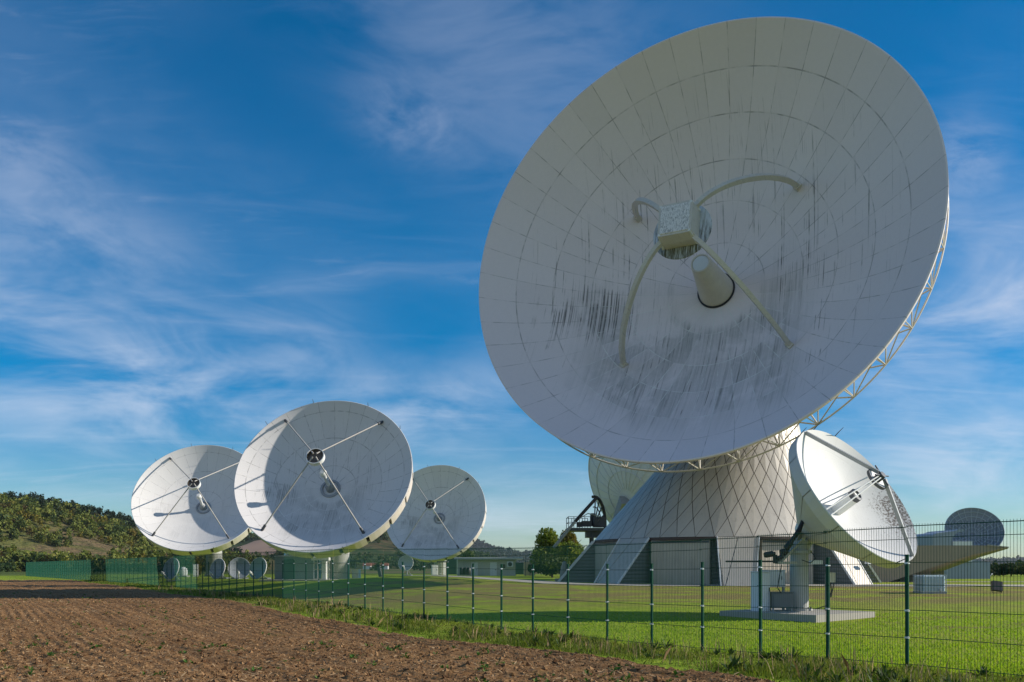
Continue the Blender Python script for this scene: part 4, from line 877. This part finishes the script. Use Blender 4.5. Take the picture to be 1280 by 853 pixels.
bt = thing('antenna_feed_stand', 'dark slanted equipment stand on the lawn between squat cabinet and tiny dish', 'stand', at(475, 722, 75)); MB().bar(at(476, 722, 75), at(473, 709, 75), .35, .25).build('stand', M['dgrey'], bt); MB().bbox(at(473, 708, 75), (.3, .3, .25), .03).build('head', M['black'], bt)
wm = thing('pump_housing', 'small rounded white housing right of the first small ground dish', 'housing', at(229.5, 719, 97)); MB().lathe([(.4, 0.85), (.42, 1.5), (.36, 1.75), (.2, 1.9), (0, 1.93)], 20, Matrix.Translation((at(229.5, 0, 97).x, 97, 0))).build('housing', M['white'], wm, None, 40); MB().box((at(229.5, 0, 97).x, 97, .9), (1., 1., .14)).build('plinth', M['conc'], wm)
cabinet('equipment_cabinet', 'upright white cabinet with a dark side left of the leftmost dish pillar', (at(244.5, 0, 94).x, 94, .9), (.55, .6, 1.3), R_(20), M['white'])
# cabinet group at the third dish
cabinet('equipment_cabinet', 'white cabinet left of the flat roofed hut under the shaded dish', (at(544, 0, 112).x, 111, .88), (.75, .6, 1.25), R_(15), M['white'])
pg = thing('steel_frame', 'brown steel frame shelter between white cabinet and flat roofed hut', 'frame', at(553, 721, 112))
for px in (548.5, 553, 558): MB().bar(at(px, 721, 112), at(px, 703, 112), .14).build('post', M['cream'], pg)
MB().bbox(at(553.5, 702.5, 112), (1.4, 1.4, .16), .02).build('roof', M['dgrey'], pg)
ht = thing('flat_roofed_hut', 'long low white hut with a flat roof and wall fan beyond the lawn', 'building', at(610, 722, 126))
a, b_ = at(571, 721.5, 126), at(645, 699.5, 126); W_ = b_.x-a.x; H_ = b_.z-a.z; cx_ = (a.x+b_.x)/2
MB().bbox((cx_, 129, a.z+H_/2), (W_, 6., H_), .05).build('wall', M['wall'], ht)
MB().bbox((cx_+.3, 128.8, b_.z+.14), (W_+1.3, 7.2, .28), .05).build('roof', M['roof'], ht)
mb = MB()
for k in range(1, 7): mb.bar((a.x+W_*k/7., 125.98, a.z+.1), (a.x+W_*k/7., 125.98, b_.z-.1), .06)
mb.build('wall_joints', M['roof'], ht)
for k in (1.5, 3.1): 
    dr = MB().bbox((a.x+W_*k/5., 125.95, a.z+1.05), (.95, .06, 2.1), .01).build('door', M['pale'], ht); MB().bbox((a.x+W_*k/5.+.32, 125.9, a.z+1.05), (.06, .06, .2), .01).build('handle', M['black'], dr)
acu = MB().bbox(at(637.5, 705.5, 125.7), (.9, .5, .8), .03).build('air_conditioner', M['pale'], ht)
MB().lathe([(.30, 0), (.30, .04), (.2, .05), (0, .05)], 20, Matrix.Translation(at(637.5, 705.5, 125.43)) @ Matrix.Rotation(R_(90), 4, 'X')).build('fan', M['black'], acu)
wn = MB().bbox(at(629, 708, 125.97), (.7, .06, .7), .01).build('window_frame', M['pale'], ht); MB().box(at(629, 708, 125.93), (.58, .02, .58)).build('pane', M['glass'], wn)
for px in (577, 582, 586): tag(MB().lathe([(.28, 0.8), (.30, 1.0), (.28, 1.7), (.2, 1.82), (0, 1.82)], 14, Matrix.Translation((at(px, 0, 124).x, 124, 0))).build('gas_bottle', M['black'], None, None, 35), 'dark upright gas bottle in the row against the hut wall', 'bottle', 'gas bottles against the hut wall')
cabinet('transformer_box', 'dark green box cabinet at the left end of the hut', (at(566, 0, 123).x, 123, .85), (1.25, 1.3, 2.1), 0, M['dgreen'])
cabinet('transformer_box', 'dark green box cabinet at the right end of the hut beside thin poles', (at(649.5, 0, 122).x, 122, .85), (1.15, 1.2, 1.6), 0, M['dgreen'])
for px, tp_, lab in ((657, 694, 'taller thin dark pole between the hut and the tree'), (662.5, 700, 'shorter thin dark pole nearer the tree')):
    tag(MB().tube([at(px, 722, 118), at(px, tp_, 118)], .05, 6).build('thin_pole', M['dgrey']), lab, 'pole')
tag(MB().hull(pxl([(655, 722), (655, 703), (669, 702), (669, 722)], 134), [p+Vector((0, 3, 0)) for p in pxl([(655, 722), (655, 703), (669, 702), (669, 722)], 134)]).build('garden_wall', M['concr2']), 'beige wall block between the hut and the dark tree', 'wall')
sp = thing('stone_post', 'pale tapered stone post left of the cone building leg', 'post', at(705.5, 716, 72)); MB().lathe([(.42, .7), (.40, 1.3), (.30, 1.9), (.16, 2.35), (0, 2.42)], 9, Matrix.Translation((at(705.5, 0, 72).x, 72, 0))).build('shaft', M['conc'], sp, None, 30); MB().box((at(705.5, 0, 72).x, 72, .86), (1.5, 1.2, .25)).build('base', M['conc'], sp)

# ------------------------------------------------------------------ fence
def fpos(Y):
    X = FX0-FSL*Y-.075*max(0., Y-88.); return Vector((X, Y, zgf(X, Y)))
fdir = Vector((-FSL, 1, 0)).normalized(); ST = 1.67; PH = 2.2
Y0 = 12.3; panL = (16.92-12.3)*NRM
fence = thing('mesh_fence', 'long dark green welded mesh fence with posts running beside the ploughed field', 'fence', fpos(Y0))
ang = math.atan2(fdir.y, fdir.x)
mb = MB().bbox((0, 0, PH/2-.15), (.065, .05, PH+.3), .008, ang).bbox((0, 0, PH+.012), (.075, .06, .025), .006, ang)
post0 = mb.build('post', M['fence'], fence)
clamp0 = MB().bbox((0, 0, 0), (.075, .075, .035), .005, ang).build('clamp', M['clamp'], post0)
pw = ST*NRM; HS = [.10, .62, 1.14, 1.62, 2.05, 2.52, 2.75]
up = Vector((0, 0, 1)); sdv = Vector((fdir.y, -fdir.x, 0))
def mesh_panel(pw, nv):
    mb = MB()
    for i in range(nv):
        s_ = (i+.5)/nv; p = fdir*(pw*s_); r = .0042
        c = [p+sdv*r, p-sdv*r*.5+fdir*r*.87, p-sdv*r*.5-fdir*r*.87]
        mb.add([q+up*.05 for q in c]+[q+up*2.79 for q in c], [(0, 1, 4, 3), (1, 2, 5, 4), (2, 0, 3, 5)])
    for h in HS:
        for s in (-1, 1): mb.bar(up*h+sdv*s*.009, fdir*pw+up*h+sdv*s*.009, .007, .011 if h < 2.7 else .016)
    return mb.build('mesh_panel', M['wire'], fence)
panL0 = mesh_panel(panL, 92); pan0 = mesh_panel(pw, 34)
WORLD0 = WORLD[fence.name].inverted()
FY = [3.06, 7.68, 12.3]+[16.92+1.55*k+.007*k*k for k in range(17)]
while FY[-1] < 174: FY.append(FY[-1]+1.72)
for k, Y in enumerate(FY):
    p = fpos(Y)
    o = post0 if k == 0 else post0.copy()
    if k: col.objects.link(o); o.parent = fence
    o.matrix_local = WORLD0 @ Matrix.Translation(p)
    if 2 < k < 24:
        for j, h in enumerate((.63, 1.15, 2.06)):
            c = clamp0 if (k == 3 and j == 0) else clamp0.copy()
            if not (k == 3 and j == 0): col.objects.link(c)
            c.parent = o
            c.matrix_local = Matrix.Translation((0, 0, h))
    if k < len(FY)-1:
        q = fpos(FY[k+1]); o = pan0 if k == 3 else panL0 if k == 0 else panL0.copy() if k < 3 else pan0.copy(); L_ = (panL if k < 3 else pw)
        if k not in (0, 3): col.objects.link(o); o.parent = fence
        dv = (q-p)/L_
        S = Matrix(((dv.x*fdir.x+sdv.x*sdv.x, dv.x*fdir.y+sdv.x*sdv.y, 0, 0), (dv.y*fdir.x+sdv.y*sdv.x, dv.y*fdir.y+sdv.y*sdv.y, 0, 0), (dv.z*fdir.x, dv.z*fdir.y, 1, 0), (0, 0, 0, 1)))
        o.matrix_local = WORLD0 @ Matrix.Translation(p) @ S

# ------------------------------------------------------------------ vegetation
def crown_quads(c, rad, n, size, lumps=9, seed=0, gap=.35):
    r = np.random.default_rng(seed); cs = r.normal(0, 1, (lumps, 3)); cs /= np.linalg.norm(cs, axis=1)[:, None]; cs *= r.uniform(.35, .72, (lumps, 1)); cs = np.vstack([[0, 0, 0], cs])
    lr = np.r_[.62, r.uniform(.28, .5, lumps)]; w_ = r.choice(lumps+1, n, p=lr**2/np.sum(lr**2))
    v = r.normal(0, 1, (n, 3)); v /= np.linalg.norm(v, axis=1)[:, None]; v *= (r.random(n)**.45)[:, None]
    p = cs[w_]+v*lr[w_][:, None]; p = p*np.array(rad)+np.array(c)
    a = r.normal(0, 1, (n, 3)); a /= np.linalg.norm(a, axis=1)[:, None]; b = np.cross(a, r.normal(0, 1, (n, 3))); b /= np.linalg.norm(b, axis=1)[:, None]
    s_ = size*r.uniform(.6, 1.3, (n, 1)); return np.stack([p-a*s_*.6, p-b*s_*.35, p+a*s_*.6, p+b*s_*.35], 1)
def tree(name, label, px, ytop, ybot, wpx, Y, mat, n=3500, size=None, group=None, seed=1, cat='tree', low=.12):
    b = at(px, ybot, Y); b.z = zgf(b.x, Y); tz = at(px, ytop, Y).z; H = tz-b.z; wr = wpx/2/F*Y
    root = thing(name, label, cat, b, group)
    mb = MB().tube([b+Vector((0, 0, -.2)), b+Vector((.02*H, 0, H*.3)), b+Vector((-.02*H, .02*H, H*.6)), b+Vector((0, 0, H*.85))], [.045*H, .034*H, .02*H, .006*H], 8)
    r = random.Random(seed)
    for k in range(8):
        a = k*2.4+r.random(); z0 = H*(.22+.06*k); mb.tube([b+Vector((0, 0, z0)), b+Vector((math.cos(a)*wr*.4, math.sin(a)*wr*.4, z0+H*.1)), b+Vector((math.cos(a)*wr*.75, math.sin(a)*wr*.75, z0+H*.22))], [.016*H, .010*H, .004*H], 6)
    mb.build('trunk', M['bark'], root)
    V = crown_quads((b.x, b.y, b.z+H*(low+.98)/2), (wr*1.12, wr*1.12, H*(.99-low)/2*1.0), n, size or H*.055, 11, seed)
    o = quads_mesh('crown', V-np.array(b)[None, None], mat); o.parent = root
    return root
tree('broadleaf_tree', 'dense dark green tree left of the cone building', 689, 661, 718, 54, 118, M['tree_green'], 9000, .34, 'trees left of the cone', 3, low=.0)
tree('broadleaf_tree', 'light green tree nearest the cone leg, in front of the yellow one', 717, 667, 718, 48, 110, M['tree_green'], 7500, .32, 'trees left of the cone', 5, low=.0)
tree('broadleaf_tree', 'yellow green tree top behind the dark tree and steel platform', 711, 659, 718, 42, 126, M['leaf_yellow'], 6000, .36, 'trees left of the cone', 9, low=.1)
tree('shrub', 'dark low bush at the foot of the trees left of the cone', 690, 688, 722, 56, 104, M['hill_dark'], 5000, .3, 'trees left of the cone', 12, 'shrub', 0)
tree('shrub', 'round green bush showing above the flat roof of the hut', 583, 688, 719, 26, 150, M['leaf_mid'], 1500, .34, None, 6, 'shrub', .2)
tree('shrub', 'yellow leaved bush left of the leftmost dish pillar', 247, 690, 719, 20, 112, M['leaf_yellow'], 1500, .30, None, 7, 'shrub', 0)
tree('shrub', 'dark green bush behind the first small ground dish', 226, 690, 720, 24, 118, M['leaf_dark'], 1600, .34, None, 8, 'shrub', 0)
for i, (px, yt, w_, Y, lab, mt) in enumerate(((1180, 706, 34, 118, 'dark bush behind the caged tank', 'leaf_dark'), (1212, 704, 40, 112, 'green bush left of the tiny white dish', 'leaf_mid'), (1243, 707, 30, 120, 'dark bush directly behind the tiny white dish', 'leaf_dark'), (1264, 703, 36, 116, 'tall dark bush above the floodlight', 'leaf_dark'), (1290, 705, 40, 114, 'mid green bush cut off by the right picture edge', 'leaf_mid'))):
    tree('shrub', lab, px, yt, 725, w_, Y, M[mt], 2200, .32, 'bushes at the far right', 20+i, 'shrub', 0)

# hills --------------------------------------------------------------------------
def hill_mat(name, grass, scrub, soil, fr, sc):
    m, t, b = material(name); o = t.coord()
    n1 = t.noise(o, sc, 4., .6, .5); n2 = t.noise(o, sc*5, 4., .65); n3 = t.noise(t.mapping(o, (1, 1, 5)), sc*2, 3., .5, .3)
    c = t.mix(t.mr(n1, .4, .6), grass, soil); c = t.mix(t.mr(n3, .5, .62, 0., .8), c, scrub); c = t.mix(t.m('MULTIPLY', t.mr(n2, .45, .6), fr), c, (.03, .05, .018))
    P_set(t, b, c, .95, 0, t.bump(n2, 1., 3.), .05); return m
HT = {}
def hill(name, ridge, Yr, front, back, m, rough, seed, nx=160, ny=50, drop=0.):
    pxs = np.array([p[0] for p in ridge], float); zz = np.array([EYE+(HY-p[1])/F*Yr for p in ridge]); Xr = (pxs-640)/F*Yr
    f = lambda X: np.interp(X, Xr, zz-drop)
    def h(X, Y):
        v = (Y-(Yr-front))/front; p = np.where(v < 1, sstep(v, -.08, 1.08), 1-sstep((Y-Yr)/back, 0, 1.15)*.9)
        sm = (f(X-front*.06)+f(X)+f(X+front*.06))/3
        return sm*p+(fbm(X/front*5, Y/front*5, 4, seed)-.5)*rough*np.clip(v*3, 0, 1)-.4
    X, Y = np.meshgrid(np.linspace(Xr[0], Xr[-1], nx), np.linspace(Yr-front, Yr+back, ny))
    tag(grid_mesh(name, X, Y, h(X, Y), m), kind='structure'); HT[name] = h
    return h
h1 = hill('hill', [(-420, 560), (-150, 596), (0, 618), (60, 624), (100, 632), (140, 643), (165, 652), (200, 664), (250, 680), (300, 692), (345, 700), (400, 709)], 560, 260, 300, hill_mat('hillside_grass', (.135, .135, .042), (.10, .095, .032), (.16, .115, .06), .45, .03), 3., 5, drop=4.)
h2 = hill('hill', [(120, 705), (230, 688), (290, 672), (340, 668), (400, 650), (440, 646), (500, 655), (540, 668), (575, 684), (620, 697), (680, 707)], 1300, 500, 600, hill_mat('mid_hill', (.055, .075, .022), (.035, .05, .017), (.09, .07, .035), .8, .012), 8., 9, drop=5.)
h3 = hill('mountain', [(330, 690), (400, 668), (500, 655), (560, 664), (590, 675), (612, 685), (632, 693), (680, 694.5), (760, 696), (860, 700), (960, 707)], 3400, 900, 900, hill_mat('mountain_forest', (.018, .034, .016), (.022, .03, .014), (.03, .04, .02), .5, .006), 18., 15)
h4 = hill('mountain', [(1060, 707), (1150, 702), (1230, 699.5), (1260, 698), (1330, 694), (1450, 688), (1600, 690)], 3600, 900, 900, hill_mat('mountain_forest_right', (.018, .034, .016), (.022, .03, .014), (.03, .04, .02), .5, .006), 16., 21)
def far_patch(name, pts, Y0_, Y1_, h, c, lift):
    n1, n2 = 30, 14; U, Vv = np.meshgrid(np.linspace(0, 1, n1), np.linspace(0, 1, n2)); Y = Y0_+(Y1_-Y0_)*Vv
    lo = np.interp(U, [0, .5, 1], pts[0]); hi = np.interp(U, [0, .5, 1], pts[1]); X = ((lo+(hi-lo)*Vv)-640)/F*(Y0_+Y1_)/2
    tag(grid_mesh(name, X, Y, h(X, Y)+lift, paint(name+'_soil', c, .95, 0, .18, .01)), kind='structure')
far_patch('far_field', ((262, 310, 362), (290, 312, 346)), 905, 1075, h2, (.27, .17, .11), 1.2)

def bush_cloud(name, label, cat, pts, mats, per, jit):
    for mname, sel in mats:
        V = []
        for (X, Y, Z, rx, rz_) in sel: V.append(crown_quads((X, Y, Z+rz_*.75), (rx, rx, rz_), per, rx*jit, 5, int(abs(X*13+Y*7)) % 9999))
        if V: tag(quads_mesh(name, np.concatenate(V), M[mname]), label[mname], cat, kind='stuff')
r = random.Random(4); groups = {'hill_dark': [], 'hill_green': [], 'leaf_brown': [], 'leaf_yellow': []}
tries = 0
while sum(map(len, groups.values())) < 1700 and tries < 20000:
    tries += 1; Y = r.uniform(315, 548); px = r.uniform(-160, 330); X = (px-640)/F*Y; Z = float(h1(np.array(X), np.array(Y)))
    dn = float(fbm(np.array(X/46.), np.array(Y/46.), 3, 2))
    if dn < .35 and Y > 345: continue
    s_ = r.uniform(1.6, 4.2)*(1.15 if dn > .56 else .8); q = r.random()
    k = 'hill_dark' if q < .22 else 'hill_green' if q < .84 else 'leaf_brown' if q < .94 else 'leaf_yellow'
    groups[k].append((X, Y, Z, s_, s_*r.uniform(.8, 1.3)))
lab = {'hill_dark': 'dark green bushes massed over the left hillside', 'hill_green': 'mid green bushes massed over the left hillside', 'leaf_brown': 'brownish autumn scrub massed over the left hillside', 'leaf_yellow': 'scattered yellow autumn bushes on the left hillside'}
bush_cloud('hillside_scrub', lab, 'scrub', None, list(groups.items()), 110, .34)
sel = []
for k in range(330):
    px = r.uniform(-170, 300); Y = r.uniform(535, 585); X = (px-640)/F*Y; Z = float(h1(np.array(X), np.array(Y))); s_ = r.uniform(2.2, 3.6); sel.append((X, Y, Z, s_, s_*r.uniform(1.1, 1.6)))
bush_cloud('ridge_wood', {'leaf_conifer': 'dark pine wood along the crest of the left hill'}, 'wood', None, [('leaf_conifer', sel)], 130, .36)
sel = []; sel2 = []
for k in range(1100):
    px = r.uniform(250, 640); Y = r.uniform(860, 1330); X = (px-640)/F*Y; dn = float(fbm(np.array(X/80.), np.array(Y/80.), 3, 6))
    if dn < .40 or (262 < px < 350 and 890 < Y < 1085): continue
    Z = float(h2(np.array(X), np.array(Y))); s_ = r.uniform(3.5, 7.5); (sel if r.random() < .5 else sel2).append((X, Y, Z, s_, s_*.9))
bush_cloud('distant_wood', {'leaf_dark': 'dark woods on the middle hill behind the dishes', 'leaf_mid': 'lighter hedges and woods on the middle hill'}, 'wood', None, [('leaf_dark', sel), ('leaf_mid', sel2)], 70, .36)
sel = []
for k in range(900):
    px = r.uniform(470, 720) if k < 650 else r.uniform(1120, 1420); Yk = r.uniform(2700, 3500); X = (px-640)/F*Yk; hh = h3 if k < 650 else h4; Z = float(hh(np.array(X), np.array(Yk)))
    if Z < 4: continue
    s_ = r.uniform(12, 24); sel.append((X, Yk, Z-4, s_, s_*.7))
bush_cloud('mountain_wood', {'leaf_conifer': 'dark forest cloaking the far blue mountains'}, 'wood', None, [('leaf_conifer', sel)], 46, .4)
sel = []
for px0, px1, Y, s0 in ((150, 345, 250, 2.2), (430, 640, 420, 2.4), (440, 600, 700, 4.), (1150, 1300, 300, 2.6), (-60, 170, 300, 2.3), (900, 1150, 400, 3.)):
    for k in range(60):
        px = r.uniform(px0, px1); Yk = Y*r.uniform(.96, 1.06); X = (px-640)/F*Yk
        if fbm(np.array(px/22.), np.array(Y/50.), 2, 3) < .45: continue
        s_ = s0*r.uniform(.5, 1.2); sel.append((X, Yk, zgf(X, Yk)-max(0, Yk-400)*.0006, s_, s_*.9))
bush_cloud('hedgerow', {'leaf_dark': 'dark hedgerows and copses across the far plain'}, 'hedge', None, [('leaf_dark', sel)], 90, .36)
for i, (px, py, Y, w_, lab_) in enumerate(((459, 711.3, 640, 11, 'leftmost tiny red roofed house on the plain beyond the pillar'), (470, 711.5, 655, 13, 'middle tiny red roofed house on the plain beyond the pillar'), (481, 711.2, 645, 10, 'rightmost tiny red roofed house on the plain beyond the pillar'))):
    c = at(px, py, Y); z0 = zgf(c.x, Y)-(Y-400)*.0006; hs_ = thing('village_house', lab_, 'house', (c.x, Y, z0), 'far village houses')
    MB().box((c.x, Y, z0+1.2), (w_*.5, 5, 2.6)).build('wall', M['white'], hs_)
    A = [Vector((c.x-w_*.27, Y-2.8, z0+2.4)), Vector((c.x-w_*.27, Y+2.8, z0+2.4)), Vector((c.x-w_*.27, Y, z0+4.6))]; MB().hull(A, [p+Vector((w_*.54, 0, 0)) for p in A]).build('roof', M['redroof'], hs_)

# ------------------------------------------------------------------ air
hm = bpy.data.materials.new('air'); hm.use_nodes = True; nt = hm.node_tree; nt.nodes.remove(nt.nodes['Principled BSDF'])
pvn = nt.nodes.new('ShaderNodeVolumePrincipled'); pvn.inputs['Color'].default_value = (.80, .88, 1., 1); pvn.inputs['Density'].default_value = .000045; pvn.inputs['Anisotropy'].default_value = .2
nt.links.new(pvn.outputs[0], nt.nodes['Material Output'].inputs['Volume'])
HAZE = True
if HAZE: tag(MB().box((0, 4480, 75), (18300, 9100, 170)).build('haze', hm), 'thin pale blue haze over the plain and far hills', 'haze', kind='stuff')
